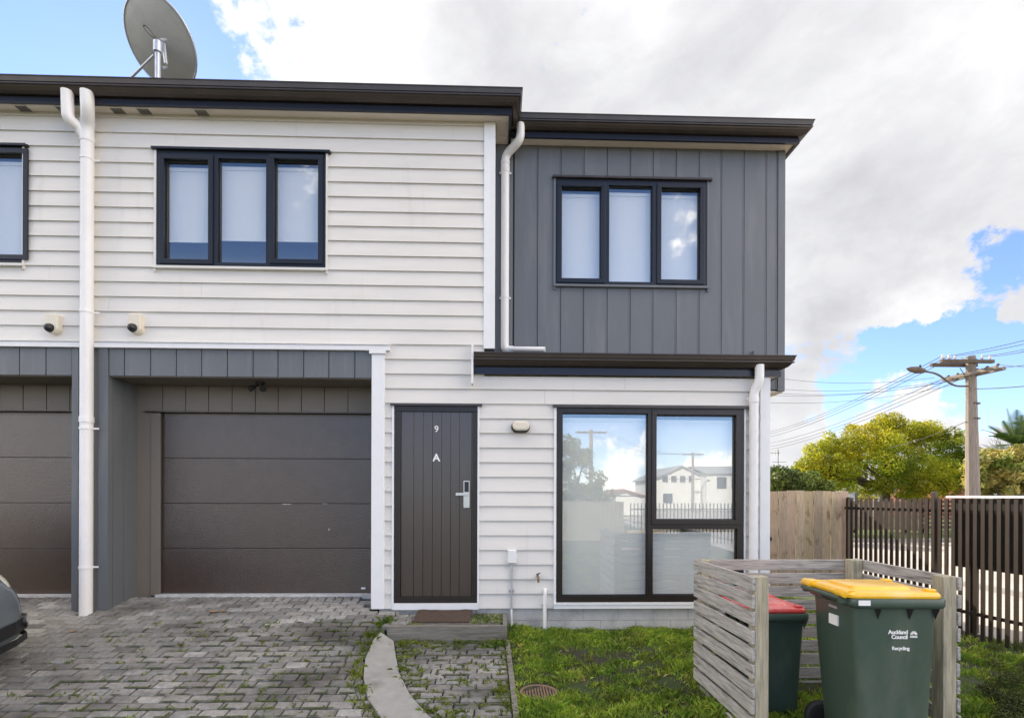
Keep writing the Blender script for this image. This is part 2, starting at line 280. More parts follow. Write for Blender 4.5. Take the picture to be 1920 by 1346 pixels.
# ------------------------------------------------------------------ mesh helpers
def absloc(o):
    v = Vector((0, 0, 0))
    while o is not None: v += o.location; o = o.parent
    return v
class MB:
    def __init__(s): s.v = []; s.f = []; s.t = []; s.cuts = []
    def cut(s): s.cuts.append((len(s.v), len(s.f))); return s      # what follows becomes an object of its own
    def poly(s, pts, faces, tint=None):
        n = len(s.v); s.v += [tuple(p) for p in pts]
        s.f += [tuple(i+n for i in f) for f in faces]; s.t += [tint]*len(faces); return s
    def box(s, x0, x1, y0, y1, z0, z1, tint=None):
        if x0 > x1: x0, x1 = x1, x0
        if y0 > y1: y0, y1 = y1, y0
        if z0 > z1: z0, z1 = z1, z0
        return s.poly([(x0,y0,z0),(x1,y0,z0),(x1,y1,z0),(x0,y1,z0),(x0,y0,z1),(x1,y0,z1),(x1,y1,z1),(x0,y1,z1)],
                      [(0,3,2,1),(4,5,6,7),(0,1,5,4),(1,2,6,5),(2,3,7,6),(3,0,4,7)], tint)
    def hexa(s, b, t, tint=None):          # bottom quad, top quad (counter-clockwise from above)
        return s.poly(list(b)+list(t), [(3,2,1,0),(4,5,6,7),(0,1,5,4),(1,2,6,5),(2,3,7,6),(3,0,4,7)], tint)
    def tube(s, pts, r, n=12, cap=True, tint=None):
        pts = [Vector(p) for p in pts]; rs = r if isinstance(r, (list, tuple)) else [r]*len(pts)
        rings = []; prev = None
        for i, p in enumerate(pts):
            d = (pts[min(i+1, len(pts)-1)]-pts[max(i-1, 0)]).normalized()
            if prev is None:
                a = Vector((0, 0, 1)) if abs(d.z) < 0.9 else Vector((1, 0, 0))
                e1 = d.cross(a).normalized()
            else:
                e1 = (prev - d*prev.dot(d)).normalized()
            prev = e1; e2 = d.cross(e1)
            k = 1.0
            if 0 < i < len(pts)-1:
                c = (pts[i]-pts[i-1]).normalized().dot(d); k = 1/max(c, 0.6)
            rings.append([p+(e1*math.cos(2*math.pi*j/n)+e2*math.sin(2*math.pi*j/n))*rs[i] for j in range(n)])
        vs = [q for ring in rings for q in ring]; fs = []
        for i in range(len(pts)-1):
            for j in range(n):
                fs.append((i*n+j, i*n+(j+1) % n, (i+1)*n+(j+1) % n, (i+1)*n+j))
        if cap: fs.append(tuple(range(n-1, -1, -1))); fs.append(tuple((len(pts)-1)*n+j for j in range(n)))
        return s.poly(vs, fs, tint)
    def prism(s, poly2, y0, y1, tint=None):   # polygon in X,Z extruded over Y
        n = len(poly2)
        vs = [(a, y0, b) for a, b in poly2]+[(a, y1, b) for a, b in poly2]
        fs = [tuple(range(n)), tuple(range(2*n-1, n-1, -1))]+[(i, i+n, (i+1) % n+n, (i+1) % n) for i in range(n)]
        return s.poly(vs, fs, tint)
    def lathe(s, prof, c, ax='z', n=24):       # prof: (radius, height)
        vs = []; fs = []
        for r, h in prof:
            for j in range(n):
                a = 2*math.pi*j/n; u, v = r*math.cos(a), r*math.sin(a)
                q = (u, v, h) if ax == 'z' else ((u, h, v) if ax == 'y' else (h, u, v))
                vs.append((c[0]+q[0], c[1]+q[1], c[2]+q[2]))
        m = len(prof)
        for i in range(m-1):
            for j in range(n): fs.append((i*n+j, i*n+(j+1) % n, (i+1)*n+(j+1) % n, (i+1)*n+j))
        fs.append(tuple(range(n))); fs.append(tuple((m-1)*n+j for j in range(n)))
        return s.poly(vs, fs)
    def sweep(s, prof, path, closed_prof=True):  # prof (outward, z); path (x, y) with outward on the right hand
        k = len(path); dirs = []
        for i in range(k-1):
            d = Vector((path[i+1][0]-path[i][0], path[i+1][1]-path[i][1])).normalized(); dirs.append(Vector((d.y, -d.x)))
        vs = []
        for i in range(k):
            a = dirs[max(i-1, 0)]; b = dirs[min(i, k-2)]; m = (a+b)
            m = m/ (m.length_squared/2) if m.length > 0 else a
            for o, z in prof: vs.append((path[i][0]+m.x*o, path[i][1]+m.y*o, z))
        n = len(prof); fs = []
        for i in range(k-1):
            for j in range(n): fs.append((i*n+j, (i+1)*n+j, (i+1)*n+(j+1) % n, i*n+(j+1) % n))
        fs.append(tuple(range(n))); fs.append(tuple((k-1)*n+j for j in range(n-1, -1, -1)))
        return s.poly(vs, fs)
    def build(s, name, m, parent=None, smooth=False, bevel=0.0, label=None, segs=2, fix=True):
        if s.cuts:
            o = None; cs = s.cuts+[(len(s.v), len(s.f))]; a = (0, 0)
            for b_ in cs:
                if b_[0] > a[0]:
                    q = MB(); q.v = s.v[a[0]:b_[0]]; q.f = [tuple(i-a[0] for i in f) for f in s.f[a[1]:b_[1]]]; q.t = s.t[a[1]:b_[1]]
                    o = q.build(name, m, parent, smooth, bevel, label, segs, fix)
                a = b_
            return o
        me = bpy.data.meshes.new(name); off = absloc(parent) if parent else Vector((0, 0, 0))
        me.from_pydata([(a-off.x, b-off.y, c-off.z) for a, b, c in s.v], [], s.f)
        me.materials.append(M[m] if isinstance(m, str) else m)
        if any(t is not None for t in s.t):
            at = me.attributes.new('tint', 'FLOAT_COLOR', 'FACE')
            at.data.foreach_set('color', [x for t in s.t for x in ((t, t, t, 1) if isinstance(t, float) else ((1, 1, 1, 1) if t is None else (*t, 1)))])
        if fix:
            import bmesh
            b = bmesh.new(); b.from_mesh(me); bmesh.ops.recalc_face_normals(b, faces=b.faces); b.to_mesh(me); b.free()
        if smooth:
            me.polygons.foreach_set('use_smooth', [True]*len(me.polygons))
        o = bpy.data.objects.new(name, me); col.objects.link(o)
        if parent: o.parent = parent
        if smooth:
            md = o.modifiers.new('edges', 'EDGE_SPLIT'); md.split_angle = R(38)
        if bevel:
            md = o.modifiers.new('bevel', 'BEVEL'); md.width = bevel; md.segments = segs; md.limit_method = 'ANGLE'; md.angle_limit = R(40)
        if label: o['label'] = label
        return o
def tag(o, label=None, cat=None, group=None, kind=None):
    if label: o['label'] = label
    if cat: o['category'] = cat
    if group: o['group'] = group
    if kind: o['kind'] = kind
    return o
def thing(name, loc, label, cat, group=None):
    o = bpy.data.objects.new(name, None); col.objects.link(o); o.location = loc; o.empty_display_size = 0.1
    return tag(o, label, cat, group)
def subrect(rect, holes):                 # rect minus holes, as rectangles (x0,x1,z0,z1)
    out = [rect]
    for h in holes:
        nxt = []
        for a0, a1, b0, b1 in out:
            c0, c1, d0, d1 = max(a0, h[0]), min(a1, h[1]), max(b0, h[2]), min(b1, h[3])
            if c0 >= c1 or d0 >= d1: nxt.append((a0, a1, b0, b1)); continue
            if b0 < d0: nxt.append((a0, a1, b0, d0))
            if d1 < b1: nxt.append((a0, a1, d1, b1))
            if a0 < c0: nxt.append((a0, c0, d0, d1))
            if c1 < a1: nxt.append((c1, a1, d0, d1))
        out = nxt
    return [r for r in out if r[1]-r[0] > 1e-4 and r[3]-r[2] > 1e-4]
def npmesh(name, verts, k, m, parent=None, tints=None, kind=None):   # verts (n*k,3): n separate k-gons
    n = len(verts)//k; me = bpy.data.meshes.new(name)
    off = absloc(parent) if parent else Vector((0, 0, 0))
    v = np.asarray(verts, dtype=np.float32)-np.array([off.x, off.y, off.z], dtype=np.float32)
    me.vertices.add(n*k); me.vertices.foreach_set('co', v.ravel())
    me.loops.add(n*k); me.loops.foreach_set('vertex_index', np.arange(n*k, dtype=np.int32))
    me.polygons.add(n); me.polygons.foreach_set('loop_start', np.arange(0, n*k, k, dtype=np.int32))
    me.update(calc_edges=True)
    me.materials.append(M[m])
    if tints is not None:
        at = me.attributes.new('tint', 'FLOAT_COLOR', 'FACE')
        c = np.ones((n, 4), dtype=np.float32); c[:, :3] = tints; at.data.foreach_set('color', c.ravel())
    o = bpy.data.objects.new(name, me); col.objects.link(o)
    if parent: o.parent = parent
    return o
def text_mesh(name, s, size, loc, m, parent, extrude=0.0008, align='CENTER', spacing=1.0, bold=0.0, rx=90, rz=0):
    cu = bpy.data.curves.new(name, 'FONT'); cu.body = s; cu.size = size; cu.align_x = align; cu.align_y = 'CENTER'
    cu.extrude = extrude; cu.space_character = spacing; cu.offset = bold
    t = bpy.data.objects.new('tmp_text', cu); col.objects.link(t)
    bpy.context.view_layer.update()
    me = bpy.data.meshes.new_from_object(t.evaluated_get(bpy.context.evaluated_depsgraph_get()))
    bpy.data.objects.remove(t); bpy.data.curves.remove(cu)
    me.transform(Matrix.Translation(Vector(loc)-(absloc(parent) if parent else Vector())) @ Matrix.Rotation(R(rz), 4, 'Z') @ Matrix.Rotation(R(rx), 4, 'X'))
    me.materials.clear(); me.materials.append(M[m]); me.name = name
    o = bpy.data.objects.new(name, me); col.objects.link(o)
    if parent: o.parent = parent
    return o
# ------------------------------------------------------------------ ground
Y0 = 5.64                                  # plane of the lower front wall
Y2 = 6.08                                  # plane of the garage doors
Y1 = 5.97                                  # plane of the upper dark wall
def smin(a, b, k): return 0.5*(a+b-math.sqrt((a-b)**2+k*k))
def smax(a, b, k): return 0.5*(a+b+math.sqrt((a-b)**2+k*k))
def drive(Y): return smin(smax(-0.70+0.184*Y, -0.06, 0.06), 0.43, 0.02)
def pathz(Y): return smin(smax((Y-3.62)*0.1, -0.05, 0.05), 0.21, 0.02)
def lawn(Y): return smin(smax((Y-3.6)*0.05, -0.02, 0.03), 0.13, 0.03)
def GP(px, py, g):
    Y = 4.5
    d = ray(px, py)
    for _ in range(60):
        t = (g(Y)-CAMZ)/d.z; Y = 0.5*Y+0.5*t*d.y
    return Vector((d.x*t, Y, g(Y)))
SL = [GP(*p, drive) for p in [(700, 1200), (684, 1235), (680, 1270), (688, 1310), (712, 1346)]]
SR = [GP(*p, pathz) for p in [(737, 1198), (744, 1235), (750, 1265), (770, 1305), (808, 1346)]]
SL = [Vector((SL[0].x+0.10, 5.30, 0))]+SL+[Vector((SL[-1].x+0.22, 3.3, 0)), Vector((SL[-1].x+0.75, 2.9, 0)), Vector((SL[-1].x+1.7, 2.6, 0))]
SR = [Vector((SR[0].x+0.03, 5.30, 0))]+SR+[Vector((SR[-1].x+0.25, 3.38, 0)), Vector((SR[-1].x+0.72, 3.1, 0)), Vector((SR[-1].x+1.5, 2.85, 0))]
def interp(pts, Y):
    if Y >= pts[0].y: return pts[0].x
    for a, b in zip(pts, pts[1:]):
        if Y >= b.y:
            t = (a.y-Y)/(a.y-b.y); return a.x+(b.x-a.x)*t
    return pts[-1].x
def xl(Y): return interp(SL, Y)
def xr(Y): return interp(SR, Y)
EDGE = [P(951, 1200, 5.05), P(968, 1346, 3.62)]
def xe(Y): return EDGE[0].x+(EDGE[1].x-EDGE[0].x)*(EDGE[0].y-Y)/(EDGE[0].y-EDGE[1].y)
def G(x, y):
    if y > 9.9: return -0.2 if x > 3.2 or y > 12 else 0.0
    def fall(x):
        t = max(0.0, min(1.0, (x-3.3)/2.5)); return t*t*(3-2*t)
    if y > 5.66 and x > -0.9: return 0.13*(1-fall(x))-0.2*fall(x)
    a, b = xl(y), xr(y)
    if x > 3.0: return lawn(y)*(1-fall(x))-0.2*fall(x)
    if x <= a: return drive(y)
    if x < b:
        t = (x-a)/(b-a); return drive(y)*(1-t)+pathz(y)*t
    e = xe(y)
    if x < e: return pathz(y)
    t = min(1.0, (x-e)/0.35); return pathz(y)*(1-t)*0.6+lawn(y)*(1-(1-t)*0.6)
def build_ground():
    xs = sorted(set([-600, -200, -70, -30, -16, -11]+[round(-9+0.25*i, 3) for i in range(32)]+[round(-1.3+0.07*i, 3) for i in range(24)]+[round(0.4+0.25*i, 3) for i in range(30)]+[9, 12, 18, 30, 70, 200, 600]))
    ys = sorted(set([-600, -200, -90, -40, -20, -10, -5, -2, 0]+[round(1+0.15*i, 3) for i in range(40)]+[7.5, 8.5, 10, 14, 20, 30, 60, 150, 600, 1500]))
    v = []
    for y in ys:
        for x in xs:
            paved = x < xr(y) or (x < xe(y) and 2.4 < y < 5.7)
            v.append((x, y, G(x, y)-(0.045 if paved else 0.0)))
    n = len(xs); f = [(j*n+i, j*n+i+1, (j+1)*n+i+1, (j+1)*n+i) for j in range(len(ys)-1) for i in range(n-1)]
    mb = MB(); mb.poly(v, f); tag(mb.build('ground', 'soil', smooth=False, fix=False), kind='structure')
build_ground()
# paving: one mesh of bevelled concrete pavers
def paver(mb, x0, x1, y0, y1, tint, lift=0.0, tilt=(0, 0)):
    b = 0.012
    def h(x, y): return G(x, y)+lift+tilt[0]*(x-x0)+tilt[1]*(y-y0)
    lo = [(x, y, h(x, y)-0.05) for x, y in ((x0, y0), (x1, y0), (x1, y1), (x0, y1))]
    mid = [(x, y, h(x, y)-0.009) for x, y in ((x0, y0), (x1, y0), (x1, y1), (x0, y1))]
    top = [(x, y, h(x, y)) for x, y in ((x0+b, y0+b), (x1-b, y0+b), (x1-b, y1-b), (x0+b, y1-b))]
    mb.poly(lo+mid+top, [(0,1,5,4), (1,2,6,5), (2,3,7,6), (3,0,4,7), (4,5,9,8), (5,6,10,9), (6,7,11,10), (7,4,8,11), (8,9,10,11)], tint)
def tint_at(x, y):
    t = rnd.gauss(1.0, 0.11)
    t *= 1.0+0.18*math.sin(x*1.3+y*0.7)*math.sin(y*2.1-x)
    if rnd.random() < 0.08: t *= 1.3
    if rnd.random() < 0.06: t *= 0.75
    t = max(0.45, min(1.75, t)); w = rnd.uniform(-0.02, 0.03)
    return (t*(1+w), t, t*(1-w))
def build_paving():
    mb = MB(); j = 0.012
    y = 5.90; k = 0
    while y > -2.5:
        y1 = y-j; y0 = y-0.1; off = (k % 2)*0.1+k*0.004
        x = -9.0-off
        while x < 3.6:
            a, b = x, x+0.2-j
            ym = (y0+y1)/2; lim = xl(ym)-0.012 if ym < 5.03 else (XX(725, 5.06, 1180)-0.01 if ym < 5.35 else xl(5.3)+0.10)
            if y < 2.7: lim = 3.4
            if b > lim: b = lim
            skip = b-a < 0.03 or (ym > 5.60 and not ((XX(208, 5.9) < a and b < XX(700, Y0)+0.04) or a < XX(140, Y0)))
            if not skip:
                paver(mb, a, b, y0, y1, tint_at(a, y), rnd.uniform(-0.002, 0.003), (rnd.uniform(-0.012, 0.012), rnd.uniform(-0.03, 0.03)))
            x += 0.2
        y -= 0.1; k += 1
    # soldier course against the thresholds
    for x0, x1 in ((XX(302, Y2)-0.30, XX(700, Y2)-0.02), (-9.0, XX(138, Y2)+0.16)):
        x = x0
        while x < x1-0.1:
            paver(mb, x, x+0.1-j, 5.905, 6.02, tint_at(x, 6), rnd.uniform(-0.002, 0.002)); x += 0.1
    tag(mb.build('driveway', 'paver', fix=False), kind='structure')
    mb = MB(); y = 5.05; k = 0
    while y > 2.9:
        y1 = y-j; y0 = y-0.1; x = xr(y)-0.3+(k % 2)*0.1
        while x < xe(y)-0.03:
            a, b = max(x, xr((y0+y1)/2)+0.012), min(x+0.2-j, xe((y0+y1)/2)-0.03)
            if b-a > 0.03: paver(mb, a, b, y0, y1, tint_at(a, y), rnd.uniform(-0.003, 0.003), (rnd.uniform(-0.012, 0.012), rnd.uniform(-0.03, 0.03)))
            x += 0.2
        y -= 0.1; k += 1
    tag(mb.build('path', 'paver', fix=False), kind='structure')
build_paving()
def build_strip():
    mb = MB(); vs = []; n = 34
    for i in range(n):
        Y = 5.03+(2.7-5.03)*i/(n-1); a, b = xl(Y), xr(Y)
        for t in (0, 0.02, 0.35, 0.7, 0.98, 1.0):
            x = a+(b-a)*t; z = G(x, Y)+(0.012 if 0 < t < 1 else -0.05)+0.004*math.sin(Y*9+x*5)
            vs.append((x, Y, z))
    fs = [(i*6+j, i*6+j+1, (i+1)*6+j+1, (i+1)*6+j) for i in range(n-1) for j in range(5)]
    mb.poly(vs, fs); tag(mb.build('concrete_strip', 'conc', smooth=True), kind='structure')
build_strip()
# road beyond the fence and the verge across it
fX = lambda y: 5.80+(8.3-y)*0.12
mb = MB(); mb.poly([(fX(8.5)+.25, 8.5, -.19), (4.2, 15.2, -.19), (-60, 15.2, -.19), (-60, 19.6, -.19), (90, 19.6, -.19), (90, -60, -.19), (fX(-8)+.3, -60, -.19), (fX(-8)+.3, -8, -.19)], [(7, 6, 5, 4, 3, 2, 1, 0)])
tag(mb.build('road', 'road'), kind='structure')
mb = MB(); mb.poly([(-60, 19.75, -.07), (90, 19.75, -.07), (90, 60, .0), (-60, 60, .0)], [(0, 1, 2, 3)])
tag(mb.build('grass_verge', 'verge'), kind='structure')
mb = MB(); mb.box(-60, 90, 19.6, 19.75, -.3, -.06)
# kerb between the footpath and the carriageway
mb.box(9.4, 9.52, -60, 11.5, -.25, -0.09)
tag(mb.build('kerb', 'conc'), kind='structure')

# ------------------------------------------------------------------ the house
house = thing('townhouse', (-2.0, Y0, 0.3), 'two storey attached townhouse with off white weatherboards, slate upper bay and brown doors', 'house')
H = house
def rect(px0, px1, py0, py1, Y):          # photo rectangle on the plane Y -> x0,x1,z0,z1
    cx, cy = (px0+px1)/2, (py0+py1)/2
    return (P(px0, cy, Y).x, P(px1, cy, Y).x, P(cx, py1, Y).z, P(cx, py0, Y).z)
xL = -9.5
xUL = XX(927, Y0)                         # right edge of the upper left volume
xR = XX(1441, Y0)                         # right edge of the lower wall
xUR0, xUR1 = XX(927, Y1), XX(1469, Y1)
zS = ZZ(222, Y0, 480)                     # soffit height, upper left
zS1 = ZZ(279, Y1, 1215)
zFoot = ZZ(1139, Y0, 1000)
winA = rect(297, 612, 288, 503, Y0); winB = list(rect(-262, 46, 286, 500, Y0)); winB[2:] = winA[2:]
doorF = rect(740, 895, 762, 1129, Y0); winL = rect(1043, 1392, 766, 1127, Y0)
zBand1, zBand0 = ZZ(645, Y0, 400), ZZ(656, Y0, 400)     # white band over the garages
xPost0, xPost1 = XX(698, Y0), XX(722, Y0)
lowR = rect(887, 1440, 704, 1139, Y0)
zLow = ZZ(708, Y0, 1180)                  # wall top under the lower gutter
pitch = 27.25/F*Y0
holes_up = [winA, winB]
# weatherboards
def boards(mb, x0, x1, z0, z1, holes, Y, joints=()):
    k0 = int(math.floor((z0-zFoot)/pitch)); k1 = int(math.ceil((z1-zFoot)/pitch))
    for k in range(k0, k1):
        a, b = zFoot+k*pitch, zFoot+(k+1)*pitch
        for r in subrect((x0, x1, max(a, z0), min(b, z1)), holes):
            def dep(z): return 0.005+(b-z)/pitch*0.019
            ya, yb = Y-dep(r[2]), Y-dep(r[3])
            # split long boards at a butt joint
            cuts = [r[0], r[1]]
            if r[1]-r[0] > 2.0:
                jx = r[0]+(r[1]-r[0])*rnd.uniform(0.25, 0.75); cuts = [r[0], jx-0.0012, jx+0.0012, r[1]]
            for i in range(0, len(cuts), 2):
                c0, c1 = cuts[i], cuts[i+1]
                mb.poly([(c0, ya, r[2]), (c1, ya, r[2]), (c1, Y+0.01, r[2]), (c0, Y+0.01, r[2]), (c0, yb, r[3]), (c1, yb, r[3]), (c1, Y+0.01, r[3]), (c0, Y+0.01, r[3])],
                        [(0,3,2,1),(4,5,6,7),(0,1,5,4),(1,2,6,5),(2,3,7,6),(3,0,4,7)])
mb = MB()
boards(mb, xL, XX(907, Y0), zBand1, zS, holes_up, Y0)
zGut = ZZ(700, Y0-0.04, 1180)
boards(mb, xPost1, XX(907, Y0), zLow, zBand1, [], Y0)
boards(mb, xPost1, xR-0.11, zFoot, zLow, [doorF, winL], Y0)
mb.build('weatherboard_wall', 'board', H)
# the wall behind the boards, with the same openings
mb = MB()
for r in subrect((xL, xUL, zBand0, zS), [winA, winB, (xPost1, xUL+1, zFoot, zLow)]): mb.box(r[0], r[1], Y0+0.012, Y0+0.12, r[2], r[3])
for r in subrect((xPost1, xR-0.01, zFoot, zLow), [doorF, winL]): mb.box(r[0], r[1], Y0+0.012, Y0+0.12, r[2], r[3])
mb.build('inner_wall', 'cladgap', H)
# corner boards, bands and posts
mb = MB(); mb.box(XX(906, Y0), xUL, Y0-0.034, Y0+0.30, ZZ(655, Y0, 915), zS-0.002)
mb.build('corner_board', 'trim', H, bevel=0.003)
mb = MB(); mb.box(xR-0.115, xR, Y0-0.036, Y0+0.08, zFoot-0.02, zLow+0.02)
mb.build('corner_board', 'trim', H, bevel=0.003)
mb = MB(); mb.box(xL, XX(732, Y0), Y0-0.055, Y0+0.01, zBand0, zBand1-0.01); mb.box(xL, XX(733, Y0), Y0-0.065, Y0+0.01, zBand1-0.008, zBand1)
mb.build('band_flashing', 'trim', H, bevel=0.003)
mb = MB(); mb.box(xPost0, xPost1, Y0-0.045, Y0+0.12, ZZ(1140, Y0, 710), zBand0-0.04)
mb.build('corner_post', 'trim', H, bevel=0.004)
mb = MB(); mb.box(xPost0-0.025, xPost1+0.015, Y0-0.062, Y0+0.10, zBand0-0.038, zBand0-0.002)
mb.build('post_cap', 'trim', H, bevel=0.004)
# foundation
mb = MB(); zg = -0.15
mb.box(XX(712, Y0), xR-0.02, Y0+0.005, Y0+0.14, zg, zFoot-0.006)
mb.build('foundation', 'found', H)
mb = MB()
for k in range(9):
    x = XX(760, Y0)+k*0.40; mb.box(x, x+0.004, Y0+0.002, Y0+0.02, zFoot-0.14, zFoot-0.012)
for k in range(9):
    x = XX(760, Y0)+0.2+k*0.40; mb.box(x, x+0.004, Y0+0.002, Y0+0.02, zFoot-0.30, zFoot-0.146)
mb.box(XX(714, Y0), xR-0.03, Y0+0.0025, Y0+0.02, zFoot-0.145, zFoot-0.141)
mb.build('mortar_line', 'conc', H)

# vertical panelled cladding
def vclad(mb, x0, x1, z0, z1, joints, holes, Y, gap=0.008, t=0.014):
    js = [x0]+[j for j in joints if x0+0.01 < j < x1-0.01]+[x1]
    for a, b in zip(js, js[1:]):
        for r in subrect((a+gap/2, b-gap/2, z0, z1), holes):
            mb.box(r[0], r[1], Y-t, Y+0.001, r[2], r[3])
            if abs(r[1]-(b-gap/2)) < 1e-6:      # raised lip of the shiplap joint
                mb.box(r[1]-0.010, r[1], Y-t-0.004, Y-t+0.001, r[2], r[3])
winC = rect(1042, 1323.5, 340, 537, Y1)
zUR0 = ZZ(734, Y1, 1455)
jUR = [XX(p, Y1) for p in (962.7, 1006.7, 1050, 1093, 1137, 1180, 1222.7, 1266, 1309, 1350.7, 1392.7, 1434.7)]
mb = MB(); vclad(mb, XX(962.7, Y1), XX(1455, Y1), zUR0+0.02, zS1, jUR, [winC, (XX(900, Y1), xR+0.02, 0, 3.05)], Y1)
mb.build('upper_cladding', 'clad', H)
mb = MB(); mb.box(XX(1455, Y1)+0.004, xUR1, Y1-0.024, Y1+0.10, zUR0, zS1); mb.cut(); mb.box(xUL+0.001, XX(960, Y1), Y1-0.020, Y1+0.001, 3.0, zS1)
mb.build('cladding_corner', 'clad', H, bevel=0.003)
mb = MB()
for r in subrect((xUL+0.01, xUR1-0.02, 3.0, zS1), [winC]): mb.box(r[0], r[1], Y1+0.002, Y1+0.12, r[2], r[3])
mb.box(xR, xUR1-0.02, Y1+0.002, Y1+0.12, zUR0+0.01, 3.0)
mb.build('inner_wall', 'cladgap', H)
# underside and side of the overhanging upper bay
mb = MB(); mb.box(xR-0.05, xUR1-0.01, Y1+0.003, 9.6, zUR0-0.012, zUR0+0.009); mb.build('bay_underside', 'soffit', H)
mb = MB(); mb.box(xUR1-0.03, xUR1-0.003, Y1+0.105, 9.6, zUR0+0.01, zS1); mb.build('bay_side', 'clad', H)
mb = MB(); mb.box(xR-0.12, xR-0.01, Y0+0.125, 9.6, -0.15, zUR0-0.014); mb.build('side_wall', 'board', H)
mb = MB(); mb.box(xUL-0.04, xUL-0.002, Y0+0.31, Y1+0.1, 3.0, zS-0.003); mb.build('side_wall', 'board', H)
mb = MB(); mb.box(xL, xUR1-0.05, 9.5, 9.6, -0.2, zS1); mb.box(xL-0.1, xL-0.002, Y0, 9.6, -0.2, zS); mb.build('rear_wall', 'board', H)
mb = MB(); mb.box(xL, xR-0.15, Y0+0.13, 9.48, 3.0, 3.06); mb.build('upper_floor', 'cladgap', H)

# garages
hd0, hd1 = ZZ(707, Y0, 450), ZZ(656, Y0, 450)
gx0, gx1 = XX(205, Y0), xPost0
px0, px1 = XX(137.5, Y0), gx0             # the pier between the garages
jh = [XX(p, Y0) for p in (235, 284, 332, 379.5, 427.5, 475.5, 522, 570, 617, 665.6)]
sp = jh[1]-jh[0]
jhl = [XX(138, Y0)-sp*k for k in range(1, 40)]
mb = MB(); vclad(mb, XX(206, Y0), gx1, hd0, zBand0-0.003, jh, [], Y0-0.004, gap=0.009); mb.cut(); vclad(mb, xL, px0, hd0, zBand0-0.003, sorted(jhl), [], Y0-0.004, gap=0.009)
mb.build('garage_header', 'clad', H)
mb = MB(); mb.box(gx0, gx1, Y0, Y0+0.05, hd0+0.003, hd1); mb.box(xL, px0-0.001, Y0, Y0+0.05, hd0+0.003, hd1); mb.build('inner_wall', 'cladgap', H)
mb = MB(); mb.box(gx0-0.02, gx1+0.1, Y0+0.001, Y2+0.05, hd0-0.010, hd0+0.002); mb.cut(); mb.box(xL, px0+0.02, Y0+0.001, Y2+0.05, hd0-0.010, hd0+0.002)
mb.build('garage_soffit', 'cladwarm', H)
# pier
mb = MB(); zp = 0.26
a, b = XX(150, Y0), XX(187, Y0)
mb.box(px0, a, Y0-0.024, Y0+0.05, zp, hd1); mb.cut(); mb.box(b, gx0, Y0-0.026, Y0+0.05, zp, hd1)
mb.build('pier_corner', 'clad', H, bevel=0.003)
mb = MB(); mb.box(a+0.004, b-0.004, Y0-0.008, Y0+0.05, zp, hd1); mb.build('pier_panel', 'clad', H)
mb = MB()
rx = [Y0+0.055, Y0+0.055+0.16, Y2]
mb.box(gx0-0.03, gx0-0.001, rx[0], rx[1]-0.003, zp, hd0-0.011); mb.box(gx0-0.03, gx0-0.001, rx[1]+0.003, rx[2]+0.02, zp, hd0-0.011)
mb.cut(); mb.box(px0+0.001, px0+0.03, Y0+0.055, Y2+0.02, zp, hd0-0.011); mb.cut()
mb.box(gx1+0.001, gx1+0.03, Y0+0.13, Y2+0.02, zp, hd0-0.011)
mb.build('garage_return', 'clad', H)
# back wall of the recess and the sectional doors
dz1 = ZZ(773, Y2, 500); dz0 = ZZ(1112, Y2, 500); dx0 = XX(302, Y2); dx1 = XX(699, Y2)+0.05
jb = [XX(p/2.6667, Y2) for p in (815, 930, 1045, 1162, 1278, 1392, 1508, 1622, 1740)]; spb = jb[1]-jb[0]
mb = MB(); vclad(mb, gx0-0.01, gx1+0.05, dz1, hd0-0.011, jb, [], Y2+0.004, gap=0.007)
vclad(mb, gx0-0.01, XX(285, Y2), zp, dz1-0.001, [], [], Y2+0.004)
vclad(mb, xL, px0+0.02, dz1, hd0-0.011, sorted([jb[0]-spb*k for k in range(3, 45)]), [], Y2+0.004, gap=0.007)
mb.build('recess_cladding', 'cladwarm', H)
mb = MB(); mb.box(gx0-0.02, gx1+0.05, Y2+0.006, Y2+0.08, dz1, hd0); mb.box(xL, px0+0.02, Y2+0.006, Y2+0.08, dz1, hd0); mb.box(gx0-0.02, dx0, Y2+0.006, Y2+0.08, zp, dz1); mb.build('inner_wall', 'cladgap', H)
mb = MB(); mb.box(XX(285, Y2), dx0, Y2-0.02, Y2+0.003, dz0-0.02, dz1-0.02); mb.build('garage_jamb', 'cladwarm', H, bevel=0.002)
for (u0, u1) in ((dx0, dx1), (xL+0.3, XX(138, Y2)+0.25)):
    fl = MB(); fl.box(u0-(0.17 if u0 == dx0 else 0), u1, Y2-0.05, Y2+0.003, dz1-0.012, dz1); fl.build('head_flashing', 'gutter', H)
    door = None; ph = (dz1-0.012-dz0)/4; mb = MB()
    for k in range(4):
        top = 0.004 if k < 3 else 0.0
        mb.box(u0, u1, Y2+0.03, Y2+0.06, dz0+k*ph+0.002, dz0+(k+1)*ph-top)
        mb.box(u0, u1, Y2+0.025, Y2+0.0301, dz0+k*ph+0.002, dz0+k*ph+0.012)
    door = mb.build('garage_door', 'garage', H, bevel=0.003, label='brown textured four panel garage door '+('with white scuffs' if u0 == dx0 else 'of the neighbouring garage'))
    sl = MB(); sl.box(u0, u1, Y2+0.035, Y2+0.07, dz0-0.015, dz1); sl.build('door_backing', 'black', door)
    sl = MB(); sl.box(u0-0.03, u1, Y2-0.06, Y2+0.10, dz0-0.06, dz0-0.004); sl.build('garage_threshold', 'sill', H)
mb = MB(); u = XX(677, Y2); mb.box(u, u+0.05, Y2+0.020, Y2+0.028, dz0+0.045, dz0+0.065); mb.build('door_sticker', 'white', H)

